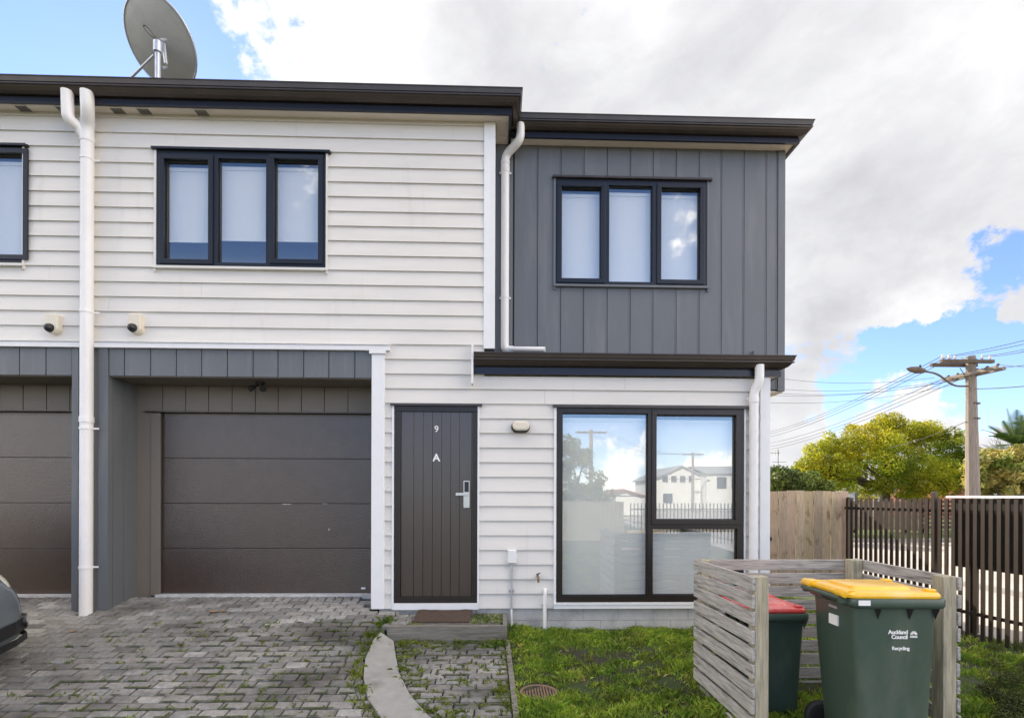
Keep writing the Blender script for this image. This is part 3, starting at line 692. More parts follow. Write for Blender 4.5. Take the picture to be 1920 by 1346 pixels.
for px, py, wd, ht, sd in ((538, 945, .16, .020, 1), (352, 1026.5, .09, .014, 2), (617, 992, .020, .030, 3), (610, 944, .10, .008, 4)):
    c = P(px, py, Y2+0.03); rs = random.Random(sd); mb = MB()
    mb.prism([(c.x+wd*.5*rs.uniform(.25, 1)*math.cos(2*math.pi*k/22), c.z+ht*.5*rs.uniform(.1, 1)*math.sin(2*math.pi*k/22)) for k in range(22)], Y2+0.0282, Y2+0.0292)
    mb.build('paint_scuff', 'sill' if sd != 2 else 'conc', H)
# windows
def window(label, R4, Y, panes, fmat, flash, trimmat, blind_drop, sill=True, bar=0.0):
    x0, x1, z0, z1 = R4; fr = MB(); d0, d1 = Y-0.030, Y+0.055
    zs = [(q[2], q[3]) for q in panes]
    for r in subrect((x0, x1, z0, z1), panes): fr.box(r[0], r[1], d0, d1, r[2], r[3])
    w = fr.build('window', fmat, H, label=label)
    sa = MB()
    for q in panes:
        for (e0, e1, g0, g1) in subrect((q[0]-0.006, q[1]+0.006, q[2]-0.006, q[3]+0.006), [(q[0]+0.010, q[1]-0.010, q[2]+0.010, q[3]-0.010)]):
            sa.box(e0, e1, Y-0.006, Y+0.03, g0, g1)
    sa.build('glazing_bead', 'black', w)
    for q in panes:
        if q[4]:                                    # opening sash: a raised frame round the pane
            s_ = 0.052; o = MB()
            for r in subrect((q[0]-s_, q[1]+s_, q[2]-s_, q[3]+s_), [tuple(q[:4])]): o.box(r[0], r[1], d0-0.014, d0+0.002, r[2], r[3])
            o.build('sash', fmat, w, bevel=0.003)
        g = MB(); g.box(q[0]-0.004, q[1]+0.004, Y+0.008, Y+0.012, q[2]-0.004, q[3]+0.004); g.build('pane', 'glass', w)
        bl = MB(); bz = max(q[2]-0.02, q[3]-blind_drop)
        bl.box(q[0]-0.03, q[1]+0.03, Y+0.050, Y+0.054, bz, q[3]-0.085); bl.box(q[0]-0.03, q[1]+0.03, Y+0.042, Y+0.075, q[3]-0.085, q[3]-0.045)
        if bz > q[2]: bl.box(q[0]-0.03, q[1]+0.03, Y+0.046, Y+0.058, bz-0.012, bz)
        bl.build('blind', 'blind', w)
    hf = MB(); hf.box(x0-0.045, x1+0.055, Y-0.060, Y-0.026, z1-0.002, z1+0.022); hf.box(x0-0.045, x1+0.055, Y-0.028, Y+0.01, z1+0.002, z1+0.03)
    hf.build('head_flashing', flash, w)
    t = MB(); t.box(x0-0.030, x0-0.004, Y-0.034, Y+0.01, z0-0.06, z1-0.003); t.box(x1+0.004, x1+0.022, Y-0.034, Y+0.01, z0-0.06, z1-0.003)
    if sill: t.box(x0-0.029, x1+0.021, Y-0.052, Y+0.01, z0-0.028, z0-0.003)
    t.build('window_trim', trimmat, w)
    return w
def pane_px(l, r, t, b, Y, sash=True):
    q = rect(l, r, t, b, Y); return (q[0], q[1], q[2], q[3], sash)
window('white blinds drawn two thirds down, above the right garage', winA, Y0, [pane_px(312, 394, 303, 489, Y0), pane_px(411.5, 501, 301, 495, Y0, False), pane_px(517, 598.5, 303, 489, Y0)], 'frame', 'frame', 'board', 0.86)
dx = winA[0]-winB[0]
window('upper window cut by the left edge of the photo', winB, Y0, [(a-dx, b-dx, c, d, e) for a, b, c, d, e in [pane_px(312, 394, 303, 489, Y0), pane_px(411.5, 501, 301, 495, Y0, False), pane_px(517, 598.5, 303, 489, Y0)]], 'frame', 'frame', 'board', 3)
window('upper window in the slate bay with white blinds', winC, Y1, [pane_px(1052, 1126, 353.5, 524.5, Y1), pane_px(1140.5, 1222, 351, 530.5, Y1, False), pane_px(1238, 1310.5, 356, 527, Y1)], 'frame', 'gutter', 'clad', 3)
window('large lounge window reflecting the street', winL, Y0, [pane_px(1053, 1213, 775, 1116, Y0, False), pane_px(1229, 1377, 779, 974, Y0), pane_px(1222, 1380, 990, 1115, Y0, False)], 'framebrown', 'gutter', 'trim', 3)
mb = MB(); mb.box(winL[0]-0.03, winL[1]+0.022, Y0-0.046, Y0+0.01, zFoot-0.002, winL[2]-0.030); mb.build('window_sill', 'trim', H)

# front door
x0, x1, z0, z1 = doorF; lf = rect(752, 886, 772.5, 1117, Y0)
mb = MB()
for r in subrect((x0, x1, z0, z1), [lf]): mb.box(r[0], r[1], Y0-0.030, Y0+0.05, r[2], r[3])
fd = mb.build('front_door', 'framebrown', H, bevel=0.004, label='brown grooved front door lettered 9 A')
gr = [752]+[776, 793.5, 811, 828, 845, 861.6]+[884.7, 886.5]
mb = MB(); gx = [P(p, 945, Y0).x for p in gr]
for a, b in zip(gx, gx[1:]): mb.box(a+0.0025, b-0.0025, Y0-0.012, Y0+0.02, lf[2], lf[3])
leaf = mb.build('door_leaf', 'door', fd, bevel=0.002)
mb = MB(); mb.box(lf[0], lf[1], Y0+0.004, Y0+0.03, lf[2], lf[3]); mb.build('door_core', 'black', fd)
def pxy(px, py, Y=Y0): return P(px, py, Y)
mb = MB(); q = rect(869.5, 880.5, 901, 952, Y0)
mb.box(q[0], q[1], Y0-0.030, Y0-0.011, q[2], q[3]); hm = mb.build('handle_plate', 'steel', fd, bevel=0.004)
mb = MB(); q2 = rect(855.5, 880, 923.5, 929, Y0)
mb.box(q2[0], q2[1], Y0-0.070, Y0-0.056, q2[2], q2[3]); c = (q2[0]+q2[1])/2+0.055
mb.tube([(c, Y0-0.06, (q2[2]+q2[3])/2), (c, Y0-0.028, (q2[2]+q2[3])/2)], 0.011, 10)
mb.build('door_handle', 'steel', fd, bevel=0.003)
mb = MB(); q3 = rect(871, 879.5, 903, 922, Y0); mb.box(q3[0], q3[1], Y0-0.034, Y0-0.0302, q3[2], q3[3]); mb.build('keypad', 'black', fd)
text_mesh('door_letter', 'A', 0.115, tuple(pxy(818.5, 858.5)+Vector((0, -0.0145, 0))), 'white', fd, bold=0.003)
text_mesh('door_number', '9', 0.100, tuple(pxy(818.7, 805)+Vector((0, -0.0145, 0))), 'white', fd, bold=0.0005)
mb = MB(); mb.box(x0-0.04, x1+0.05, Y0-0.055, Y0+0.01, z1, z1+0.026); mb.build('head_flashing', 'gutter', fd)
mb = MB(); mb.box(x0-0.024, x0-0.003, Y0-0.034, Y0+0.01, zFoot-0.01, z1-0.002); mb.box(x1+0.003, x1+0.022, Y0-0.034, Y0+0.01, zFoot-0.01, z1-0.002)
mb.box(x0-0.002, x1+0.002, Y0-0.05, Y0+0.04, zFoot-0.008, z0-0.002); mb.build('door_trim', 'trim', fd)

# eaves, gutters, roofs
GPROF = [(0.0, 0.015), (0.0, -0.115), (0.030, -0.118), (0.062, -0.104), (0.084, -0.080), (0.090, -0.068), (0.108, -0.066), (0.110, -0.054), (0.094, -0.050), (0.094, -0.044), (0.107, -0.041), (0.118, 0.0), (0.124, 0.003), (0.124, 0.013), (0.112, 0.012), (0.104, -0.040), (0.010, -0.09), (0.008, 0.015)]
def eave(path, zg, zs, wall_y, ends=0.0):
    mb = MB(); mb.sweep([(o, z+zg) for o, z in GPROF], path); g = mb.build('gutter', 'gutter', H)
    mb = MB(); mb.sweep([(-0.001, zg-0.02), (-0.001, zs-0.018), (-0.022, zs-0.018), (-0.022, zg-0.02)], path)
    mb.sweep([(0.006, zs+0.045), (0.010, zs-0.020), (-0.001, zs-0.020), (-0.001, zs+0.045)], path)
    mb.build('fascia', 'fascia', H)
yF = Y0-0.165
zG = ZZ(152.5, yF-0.12, 520)-0.012
xF = XX(958, yF, 200)
eave([(xL, yF), (xF, yF), (xF, Y1+0.3)], zG, zS, Y0)
mb = MB(); mb.poly([(xL, yF+0.02, zS), (xF-0.02, yF+0.02, zS), (xF-0.02, 6.4, zS), (xL, 6.4, zS), (xL, yF+0.02, zS+0.01), (xF-0.02, yF+0.02, zS+0.01), (xF-0.02, 6.4, zS+0.01), (xL, 6.4, zS+0.01)],
                 [(0,3,2,1),(4,5,6,7),(0,1,5,4),(1,2,6,5),(2,3,7,6),(3,0,4,7)])
mb.build('soffit', 'soffit', H)
yF1 = Y1-0.165
zG1 = ZZ(217, yF1-0.12, 1243)-0.012
xF1 = XX(1497, yF1, 265)
eave([(xF-0.002, yF1), (xF1, yF1), (xF1, 9.8)], zG1, zS1, Y1)
mb = MB(); mb.box(xUL-0.02, xF1-0.02, yF1+0.02, 9.75, zS1, zS1+0.009); mb.build('soffit', 'soffit', H)
mb = MB(); zt = 5.9+1.0
def hiproof(mb, x0, x1, y0, y1, z, sl=0.21):
    rr = (y1-y0)/2; t = z+rr*sl; ym = (y0+y1)/2
    mb.poly([(x0, y0, z), (x1, y0, z), (x1, y1, z), (x0, y1, z), (x0+0.1, ym, t), (x1-rr, ym, t)], [(0, 1, 5, 4), (1, 2, 5), (2, 3, 4, 5), (3, 0, 4), (3, 2, 1, 0)])
hiproof(mb, xL-0.1, xF+0.01, yF+0.01, 9.8, zG-0.03); hiproof(mb, xUL-2.5, xF1+0.01, yF1+0.01, 9.8, zG1-0.035)
mb.build('roof', 'roofsheet', H)
# soffit vents
for p in (41, 117, 219, 269, 377):
    c = P(p, 211, Y0).x*0.985; mb = MB()
    yv0, yv1 = yF+0.045, Y0-0.012
    v_ = MB(); v_.box(c-0.075, c+0.075, yv0, yv1, zS-0.006, zS-0.001); vt = v_.build('soffit_vent', 'cream', H)
    for k in range(7):
        mb.box(c-0.060+k*0.018, c-0.060+k*0.018+0.011, yv0+0.014, yv1-0.014, zS-0.0085, zS-0.0055)
    mb.build('vent_slot', 'black', vt)
# lower gutter with its lean-to roof
yF2 = Y0-0.045; zG2 = ZZ(662.5, yF2-0.12, 1180)-0.012
xa, xb = XX(889, yF2, 680), XX(1462, yF2, 690)
zs2 = ZZ(703, yF2, 1180)
mb = MB(); mb.sweep([(o, z+zG2) for o, z in GPROF], [(xa, yF2), (xb, yF2), (xb, Y1-0.02)]); mb.build('gutter', 'gutter', H)
mb = MB(); mb.sweep([(-0.001, zG2-0.02), (-0.001, zs2-0.004), (-0.022, zs2-0.004), (-0.022, zG2-0.02)], [(xa, yF2), (xb, yF2), (xb, Y1-0.03)])
mb.sweep([(0.010, zs2+0.055), (0.012, zs2-0.006), (-0.001, zs2-0.006), (-0.001, zs2+0.055)], [(xa+0.03, yF2), (xb, yF2), (xb, Y1-0.03)])
mb.build('fascia', 'fascia', H)
mb = MB(); mb.box(xa, xb-0.023, yF2+0.001, Y1-0.001, zs2, zs2+0.008); mb.build('soffit', 'soffit', H)
mb = MB(); mb.poly([(xa, yF2, zG2-0.01), (xb, yF2, zG2-0.01), (xb, Y1-0.001, zG2+0.05), (xa, Y1-0.001, zG2+0.05), (xa, yF2, zG2-0.03), (xb, yF2, zG2-0.03), (xb, Y1-0.001, zG2+0.03), (xa, Y1-0.001, zG2+0.03)],
                 [(0,1,2,3),(7,6,5,4),(0,4,5,1),(1,5,6,2),(2,6,7,3),(3,7,4,0)]); mb.build('lean_to_roof', 'roofsheet', H)
q = rect(884, 887.5, 645, 720, yF2-0.06); mb = MB(); mb.box(q[0], q[1], yF2-0.10, Y0, q[2], q[3]); mb.build('gutter_end_flashing', 'trim', H)
q = rect(1417, 1422, 655, 668, Y1-0.1); mb = MB(); mb.box(q[0], q[1], Y1-0.06, Y1-0.02, q[2]-0.05, q[3]); mb.build('overflow_stub', 'clad', H)

# downpipes
def bend(pts, rad=0.06, n=5):
    pts = [Vector(p) for p in pts]; out = [pts[0]]
    for i in range(1, len(pts)-1):
        a, b, c = pts[i-1], pts[i], pts[i+1]; u = (a-b).normalized(); w = (c-b).normalized()
        k = min(rad, (a-b).length/2.1, (c-b).length/2.1); p0, p1 = b+u*k, b+w*k
        for j in range(n+1):
            t = j/n; out.append(p0*(1-t)**2+b*2*t*(1-t)+p1*t*t)
    return out+[pts[-1]]
def clips(parent, x, Y, zs, r, right=0.045, left=0.01):
    for z in zs:
        mb = MB(); mb.lathe([(r+0.001, z-0.012), (r+0.005, z-0.012), (r+0.005, z+0.012), (r+0.001, z+0.012)], (x, Y, 0), n=20)
        mb.box(x+r, x+r+right, Y+r*0.3, Y+r*0.3+0.012, z-0.009, z+0.009); mb.box(x-r-left, x-r, Y+r*0.3, Y+r*0.3+0.012, z-0.009, z+0.009)
        mb.build('pipe_clip', 'pvc', parent)
Yp = Y0-0.10; r1 = 10.3/F*Yp
cx = XX(162.5, Yp, 700); zb = ZZ(1162, Yp, 162)
zc = ZZ(255, Yp, 162)
yg = yF-0.055
mb = MB()
mb.tube(bend([(XX(163, yg, 175), yg, zG-0.10), (XX(163, yg, 215), yg+0.01, ZZ(205, yg, 163)), (cx, Yp, ZZ(238, Yp, 163)), (cx, Yp, zb)], 0.10), r1, 20)
mb.tube(bend([(XX(126, yg, 175), yg, zG-0.10), (XX(126, yg, 215), yg+0.01, ZZ(222, yg, 126)), (XX(150, Yp-0.02, 243), Yp-0.02, ZZ(243, Yp, 150)), (cx, Yp, ZZ(262, Yp, 163))], 0.08), r1*0.92, 18)
dp = mb.build('downpipe', 'pvc', H, smooth=True, label='forked white downpipe between the two garages')
mb = MB()
for zz in (ZZ(232, Yp, 162), ZZ(262, Yp, 162), ZZ(787, Yp, 162)): mb.cut().lathe([(r1+0.0005, zz-0.03), (r1+0.006, zz-0.03), (r1+0.006, zz+0.03), (r1+0.0005, zz+0.03)], (cx, Yp, 0), n=24)
mb.build('pipe_collar', 'pvc', dp, smooth=True)
clips(dp, cx, Yp, [ZZ(p, Yp, 162) for p in (299, 585, 803, 1063)], r1, 0.05)
Yq = Y1-0.07; r2 = 7.6/F*Yq; cx = XX(947, Yq, 450); yg = yF1-0.055
zz = ZZ(656, Yq, 947)
mb = MB(); mb.tube(bend([(XX(976, yg, 240), yg, zG1-0.08), (XX(976, yg, 262), yg, ZZ(262, yg, 976)), (cx, Yq, ZZ(292, Yq, 947)), (cx, Yq, zz), (cx+0.10, Yq-0.01, zz-0.005)], 0.07), r2, 18)
mb.tube([(cx+0.02, Yq-0.02, zz+0.005), (XX(1020, Yq-0.05), Yq-0.14, zz-0.03)], r2*0.62, 12)
dp = mb.build('downpipe', 'pvc', H, smooth=True, label='white downpipe beside the slate bay')
mb = MB()
for z_ in (ZZ(306, Yq, 947), ZZ(316, Yq, 947)): mb.cut().lathe([(r2+0.0005, z_-0.02), (r2+0.005, z_-0.02), (r2+0.005, z_+0.02), (r2+0.0005, z_+0.02)], (cx, Yq, 0), n=20)
mb.build('pipe_collar', 'pvc', dp, smooth=True)
clips(dp, cx, Yq, [ZZ(323, Yq, 947), ZZ(558, Yq, 947)], r2, 0.025, 0.02)
Yq = Y0-0.07; r3 = 8.2/F*Yq; cx = XX(1413, Yq, 900); yg = yF2-0.06
mb = MB(); mb.tube(bend([(XX(1424, yg, 690), yg, zG2-0.085), (XX(1424, yg, 715), yg, ZZ(714, yg, 1424)), (cx, Yq, ZZ(735, Yq, 1413)), (cx, Yq, 0.1)], 0.05), r3, 20)
dp = mb.build('downpipe', 'pvc', H, smooth=True, label='white downpipe at the right corner of the house')
mb = MB(); z_ = ZZ(750, Yq, 1413); mb.lathe([(r3+0.0005, z_-0.03), (r3+0.006, z_-0.03), (r3+0.006, z_+0.03), (r3+0.0005, z_+0.03)], (cx, Yq, 0), n=20); mb.build('pipe_collar', 'pvc', dp, smooth=True)
clips(dp, cx, Yq, [ZZ(735+15, Yq, 1413)+0.02], r3, 0.01, 0.02)

# ------------------------------------------------------------------ things fixed to the house
for p, lb in ((101, 'cream movement sensor above the left garage, left of the white downpipe'), (255.5, 'cream movement sensor above the right garage, right of the white downpipe')):
    c = P(p, 608, Y0-0.05); t = thing('motion_sensor', (c.x, Y0, c.z), lb, 'sensor', 'movement sensors above the garages')
    w, h = 0.068, 0.108; pts = []
    for i in range(24):
        a = 2*math.pi*i/24; ca, sa = math.cos(a), math.sin(a)
        z = -h+w if sa < 0 else h-0.03
        pts.append((c.x+w*ca if sa < 0 else c.x+w*math.copysign(min(1, abs(ca)**0.5), ca), c.z+z+(w*sa if sa < 0 else 0.03*min(1, abs(sa)**0.4))))
    mb = MB(); mb.prism(pts, Y0-0.085, Y0-0.004); mb.build('sensor_housing', 'cream', t, bevel=0.018, segs=3)
    mb = MB(); n = 16; rings = []
    mb.lathe([(0.002, -0.055), (0.022, -0.050), (0.038, -0.034), (0.047, -0.010), (0.048, 0.02)], (c.x-0.012, Y0-0.085, c.z-0.052), 'y', 20)
    mb.build('sensor_lens', 'black', t, smooth=True)
def stad(cx, cz, hw, hh, n=10):
    out = []
    for s_, a0 in ((1, -90), (-1, 90)):
        for i in range(n+1):
            a = R(a0+180*i/n); out.append((cx+s_*(hw-hh)+hh*math.cos(a), cz+hh*math.sin(a)))
    return out
c = P(976, 800, Y0-0.04); t = thing('bulkhead_light', (c.x, Y0, c.z), 'oval bulkhead wall light beside the front door', 'wall light')
mb = MB(); mb.prism(stad(c.x, c.z-0.004, 0.104, 0.064), Y0-0.065, Y0-0.006); mb.build('light_base', 'black', t, bevel=0.006)
mb = MB(); mb.prism(stad(c.x+0.002, c.z+0.004, 0.094, 0.054), Y0-0.115, Y0-0.066); mb.build('light_diffuser', 'cream', t, bevel=0.022, segs=3)
# twin spotlight below the garage soffit
c = P(488, 714, 5.85); t = thing('spotlight', (c.x, 5.85, hd0-0.01), 'twin spotlight under the garage soffit', 'spotlight')
mb = MB(); mb.lathe([(0.045, hd0-0.035), (0.05, hd0-0.03), (0.05, hd0-0.011)], (c.x, 5.85, 0)); mb.build('light_base', 'black', t, smooth=True)
for s_ in (-1, 1):
    a = Vector((c.x+s_*0.02, 5.85, hd0-0.04)); b = Vector((c.x+s_*0.05, 5.80, hd0-0.075)); d = (b-a).normalized()
    mb = MB(); mb.tube([a, b], 0.010, 8); mb.tube([b-d*0.01, b+d*0.03, b+d*0.055], [0.022, 0.034, 0.038], 14); mb.build('lamp_head', 'black', t, smooth=True)
# conduit box, tap and pipe
q = rect(952, 968, 1030, 1054, Y0); cxm = XX(959, Y0, 1100); t = thing('conduit_box', ((q[0]+q[1])/2, Y0, q[2]), 'small white junction box with a grey conduit between door and large window', 'junction box')
mb = MB(); mb.box(q[0], q[1], Y0-0.065, Y0-0.002, q[2], q[3]); mb.build('box_cover', 'trim', t, bevel=0.006)
mb = MB(); mb.tube([(cxm, Y0-0.04, q[2]), (cxm, Y0-0.04, ZZ(1140, Y0, 959))], 0.011, 10); mb.build('conduit', 'galv', t, smooth=True)
mb = MB(); mb.tube([(cxm, Y0-0.04, ZZ(1140, Y0, 959)), (cxm, Y0-0.04, 0.05)], 0.0125, 10); mb.build('conduit_sleeve', 'pvc', t, smooth=True); mb = MB(); mb.box(cxm-0.03, cxm+0.03, Y0-0.03, Y0-0.02, ZZ(1108, Y0, 959), ZZ(1104, Y0, 959)); mb.build('conduit_clip', 'galv', t)
c = P(1008, 1079, Y0); t = thing('garden_tap', (c.x, Y0, c.z), 'dark garden tap on the wall below the bulkhead light', 'tap')
mb = MB(); mb.tube([(c.x, Y0, c.z), (c.x, Y0-0.05, c.z)], 0.013, 10); mb.tube(bend([(c.x, Y0-0.03, c.z), (c.x, Y0-0.09, c.z-0.004), (c.x, Y0-0.10, c.z-0.06)], 0.03), 0.013, 10)
mb.build('tap_body', 'rust', t, smooth=True)
mb = MB(); mb.lathe([(0.033, -0.012), (0.033, -0.002)], (c.x, Y0, c.z), 'y'); mb.build('tap_flange', 'trim', t)
mb = MB(); mb.tube([(c.x, Y0-0.05, c.z), (c.x, Y0-0.05, c.z+0.03)], 0.007, 8); mb.tube([(c.x-0.02, Y0-0.055, c.z+0.02), (c.x+0.024, Y0-0.05, c.z+0.04)], 0.006, 8); mb.build('tap_handle', 'black', t, smooth=True)
c = P(1021, 1105, Y0); t = thing('overflow_pipe', (c.x, Y0, c.z), 'short white drain pipe coming out of the wall beside the large window', 'pipe')
mb = MB(); mb.tube(bend([(c.x+0.01, Y0, c.z), (c.x, Y0-0.06, c.z), (c.x-0.004, Y0-0.06, 0.06)], 0.03), 0.020, 14); mb.build('pipe', 'pvc', t, smooth=True)
mb = MB(); mb.lathe([(0.058, -0.008), (0.055, -0.012), (0.03, -0.014)], (c.x+0.01, Y0, c.z), 'y'); mb.build('pipe_flange', 'pvc', t)
mb = MB(); mb.box(c.x-0.035, c.x+0.025, Y0-0.05, Y0-0.03, ZZ(1134, Y0, 1020), ZZ(1131, Y0, 1020)); mb.build('pipe_bracket', 'galv', t)
# satellite dish
Yd = 6.30; c = P(301, 81, Yd); vdir = (c-Vector((0, 0, CAMZ))).normalized()
rgt = vdir.cross(Vector((0, 0, 1))).normalized(); upv = rgt.cross(vdir)
tt = (rgt*0.93+upv*0.37).normalized(); nrm = (vdir*math.cos(R(40))+tt*math.sin(R(40))).normalized()
rad = 68/F*Yd*1.0
t = thing('satellite_dish', (c.x, Yd, c.z-0.9), 'large grey satellite dish seen from behind on the roof', 'satellite dish')
e1 = nrm.cross(Vector((0, 0, 1))).normalized(); e2 = e1.cross(nrm)
vs = []; n = 56; m = 9
for side in (0, 1):
    for i in range(m+1):
        r_ = rad*i/m
        for j in range(n):
            a = 2*math.pi*j/n; h = (0.13*rad*1.3)*((i/m)**2)-0.16*rad+(0.012 if side else 0)
            vs.append(c+e1*r_*math.cos(a)+e2*r_*math.sin(a)+nrm*h)
fs = []
for side in (0, 1):
    o = side*(m+1)*n
    for i in range(m):
        for j in range(n): fs.append((o+i*n+j, o+i*n+(j+1) % n, o+(i+1)*n+(j+1) % n, o+(i+1)*n+j))
o = m*n; o2 = (m+1)*n+m*n
for j in range(n): fs.append((o+j, o+(j+1) % n, o2+(j+1) % n, o2+j))
mb = MB(); mb.poly(vs, fs); mb.build('reflector', 'dish', t, smooth=True)
mb = MB(); ring = [c+e1*rad*math.cos(2*math.pi*j/48)+e2*rad*math.sin(2*math.pi*j/48)+nrm*(0.009*rad) for j in range(49)]
mb.tube(ring, 0.012, 8); mb.build('rim', 'galv', t, smooth=True)
hub = c-nrm*(0.20*rad)
m0 = P(296, 85, Yd-0.28); m1 = Vector((m0.x, m0.y, zG-0.05))
mb = MB(); mb.tube([m0, m1], 0.030, 14); mb.build('mast', 'galv', t, smooth=True)
mb = MB(); mb.tube([P(289, 104, Yd-0.28), P(240, 152, Yd-0.10)], 0.014, 10); mb.build('brace', 'galv', t, smooth=True)
mb = MB(); mb.tube([m0-Vector((0, 0, .09)), m0+Vector((0, 0, .03))], 0.048, 12); mb.tube([m0, hub+nrm*0.03], 0.035, 10)
k = P(306, 75, Yd-0.2); mb.tube([k, P(311, 120, Yd-0.15)], 0.020, 8); mb.tube([P(303, 128, Yd-0.2), P(312, 126, Yd-0.1)], 0.014, 8); mb.tube([P(300, 76, Yd-0.3), P(311, 76, Yd-0.2)], 0.018, 8)
mb.build('mount_bracket', 'galv', t, smooth=True)
mb = MB(); lp = [P(a, b, Yd-0.22) for a, b in ((289, 72), (281, 66), (272, 56), (268, 49), (272, 48), (280, 56), (288, 66), (292, 72))]; mb.tube(bend(lp, 0.03, 3), 0.007, 6); mb.build('cable_loop', 'black', t, smooth=True)

# ------------------------------------------------------------------ the step and the mat
zst = ZZ(1173, 5.06, 838)
sx0, sx1 = XX(725, 5.06, 1180), XX(951, 5.06, 1180)
t = thing('entry_step', ((sx0+sx1)/2, 5.3, 0.15), 'timber edged step with pavers and grass below the front door', 'step')
mb = MB(); mb.box(sx0, sx1, 5.06, 5.11, zst-0.19, zst); mb.build('front_sleeper', 'oldwood', t, bevel=0.006)
mb = MB(); mb.box(sx1-0.045, sx1, 5.112, Y0+0.003, zst-0.19, zst-0.004); mb.build('side_sleeper', 'oldwood', t, bevel=0.006)
mb = MB(); y = 5.118; k = 0
while y < Y0-0.02:
    x = sx0-0.06+(k % 2)*0.05
    while x < sx1-0.06:
        b = min(x+0.193, sx1-0.05)
        if b-x > .04:
            z_ = zst-0.012+rnd.uniform(-.003, .003); mb.hexa([(x, y, z_-.05), (b, y, z_-.05), (b, y+.093, z_-.05), (x, y+.093, z_-.05)], [(x, y, z_), (b, y, z_), (b, y+.093, z_), (x, y+.093, z_)], tint_at(x, y))
        x += 0.2
    y += 0.1; k += 1
mb.build('step_pavers', 'paver', t, bevel=0.005)
q0, q1 = XX(781, 5.5, 1160), XX(884, 5.5, 1160)
mb = MB(); n = 24; vs = []
for i in range(n+1):
    x = q0+(q1-q0)*i/n
    for j in range(7):
        u_ = j/6; y = 5.22+0.32*u_; z = zst+0.004+0.004*math.sin(i*0.35+.5)*u_+0.050*u_**2+0.002*math.sin(j*2+i)
        vs.append((x+0.02*(u_-0.5), y, z))
fs = [(i*7+j, (i+1)*7+j, (i+1)*7+j+1, i*7+j+1) for i in range(n) for j in range(6)]
mb.poly(vs, fs); o = mb.build('doormat', 'coir'); md = o.modifiers.new('s', 'SOLIDIFY'); md.thickness = 0.016; md.offset = 1
tag(o, 'worn brown doormat lying on the entry step', 'doormat')
# timber edging of the path
mb = MB(); pts = [(xe(y)-0.022, xe(y)+0.022, y, pathz(y)+0.012+0.006*math.sin(y*5)) for y in [5.05-0.1*i for i in range(23)]]
for (a0, a1, ya, za), (b0, b1, yb, zb_) in zip(pts, pts[1:]):
    mb.hexa([(b0, yb, zb_-.12), (b1, yb, zb_-.12), (a1, ya, za-.12), (a0, ya, za-.12)], [(b0, yb, zb_), (b1, yb, zb_), (a1, ya, za), (a0, ya, za)])
tag(mb.build('timber_edging', 'oldwood'), 'rotting timber edging board between the paved path and the lawn', 'edging')
# drain grate
c = GP(1010, 1299, lambda y: 0.025); t = thing('drain_grate', (c.x, c.y, 0.02), 'round rusty drain grate sunk in the lawn', 'drain grate')
rr = 35.5/F*c.y
mb = MB(); mb.lathe([(rr*0.86, -0.01), (rr*0.86, 0.025), (rr*0.9, 0.03), (rr, 0.028), (rr*1.02, 0.0), (rr*0.99, -0.02)], (c.x, c.y, 0.012), n=40); mb.build('grate_rim', 'rust', t)
mb = MB(); k = -5
for k in range(-5, 6):
    x = k*rr*0.155; l = math.sqrt(max(0, (rr*0.87)**2-x*x)); mb.box(c.x+x-0.0055, c.x+x+0.0055, c.y-l, c.y+l, 0.012, 0.034)
mb.build('grate_bars', 'rust', t)
mb = MB(); mb.lathe([(rr*0.85, -0.10), (rr*0.85, -0.006)], (c.x, c.y, 0.012), n=30); mb.build('grate_pit', 'black', t)
# ------------------------------------------------------------------ bin enclosure
ex0, ex1, ey0, ey1 = 1.655, 3.055, 3.22, 4.17
t = thing('bin_enclosure', ((ex0+ex1)/2, (ey0+ey1)/2, 0.0), 'weathered timber slatted enclosure round the two wheelie bins', 'bin enclosure')
zt = 1.075
def slat(mb, x0, x1, y0, y1, z0, z1):
    a, b = rnd.uniform(-.005, .005), rnd.uniform(-.005, .005); w = 0.0
    mb.hexa([(x0, y0, z0+a), (x1, y0, z0+(b if x1-x0 > y1-y0 else a)), (x1, y1, z0+b), (x0, y1, z0+(a if x1-x0 > y1-y0 else b))],
            [(x0, y0, z1+a), (x1, y0, z1+(b if x1-x0 > y1-y0 else a)), (x1, y1, z1+b), (x0, y1, z1+(a if x1-x0 > y1-y0 else b))])
for nm in ('left', 'back', 'right'):
    mb = MB()
    for k in range(10):
        z1 = zt-k*0.1145; z0 = z1-0.088
        if nm == 'left': slat(mb, ex0-0.001, ex0+0.021, ey0-0.004+rnd.uniform(-.004, .004), ey1+0.022, z0, z1)
        if nm == 'back': slat(mb, ex0+0.022, ex1-0.022, ey1, ey1+0.021, z0, z1)
        if nm == 'right': slat(mb, ex1-0.021, ex1+0.001, ey0+rnd.uniform(-.004, .008), ey1+0.022, z0, z1)
    mb.build('slat_panel', 'woodx' if nm == 'back' else 'woody', t, bevel=0.003)
for x0, y0 in ((ex0+0.024, ey0+0.002), (ex1-0.115, ey0+0.006), (ex0+0.024, ey1-0.092), (ex1-0.115, ey1-0.092)):
    mb = MB(); mb.box(x0, x0+0.09, y0, y0+0.09, -0.05, zt+0.004); mb.build('post', 'woodz', t, bevel=0.004)

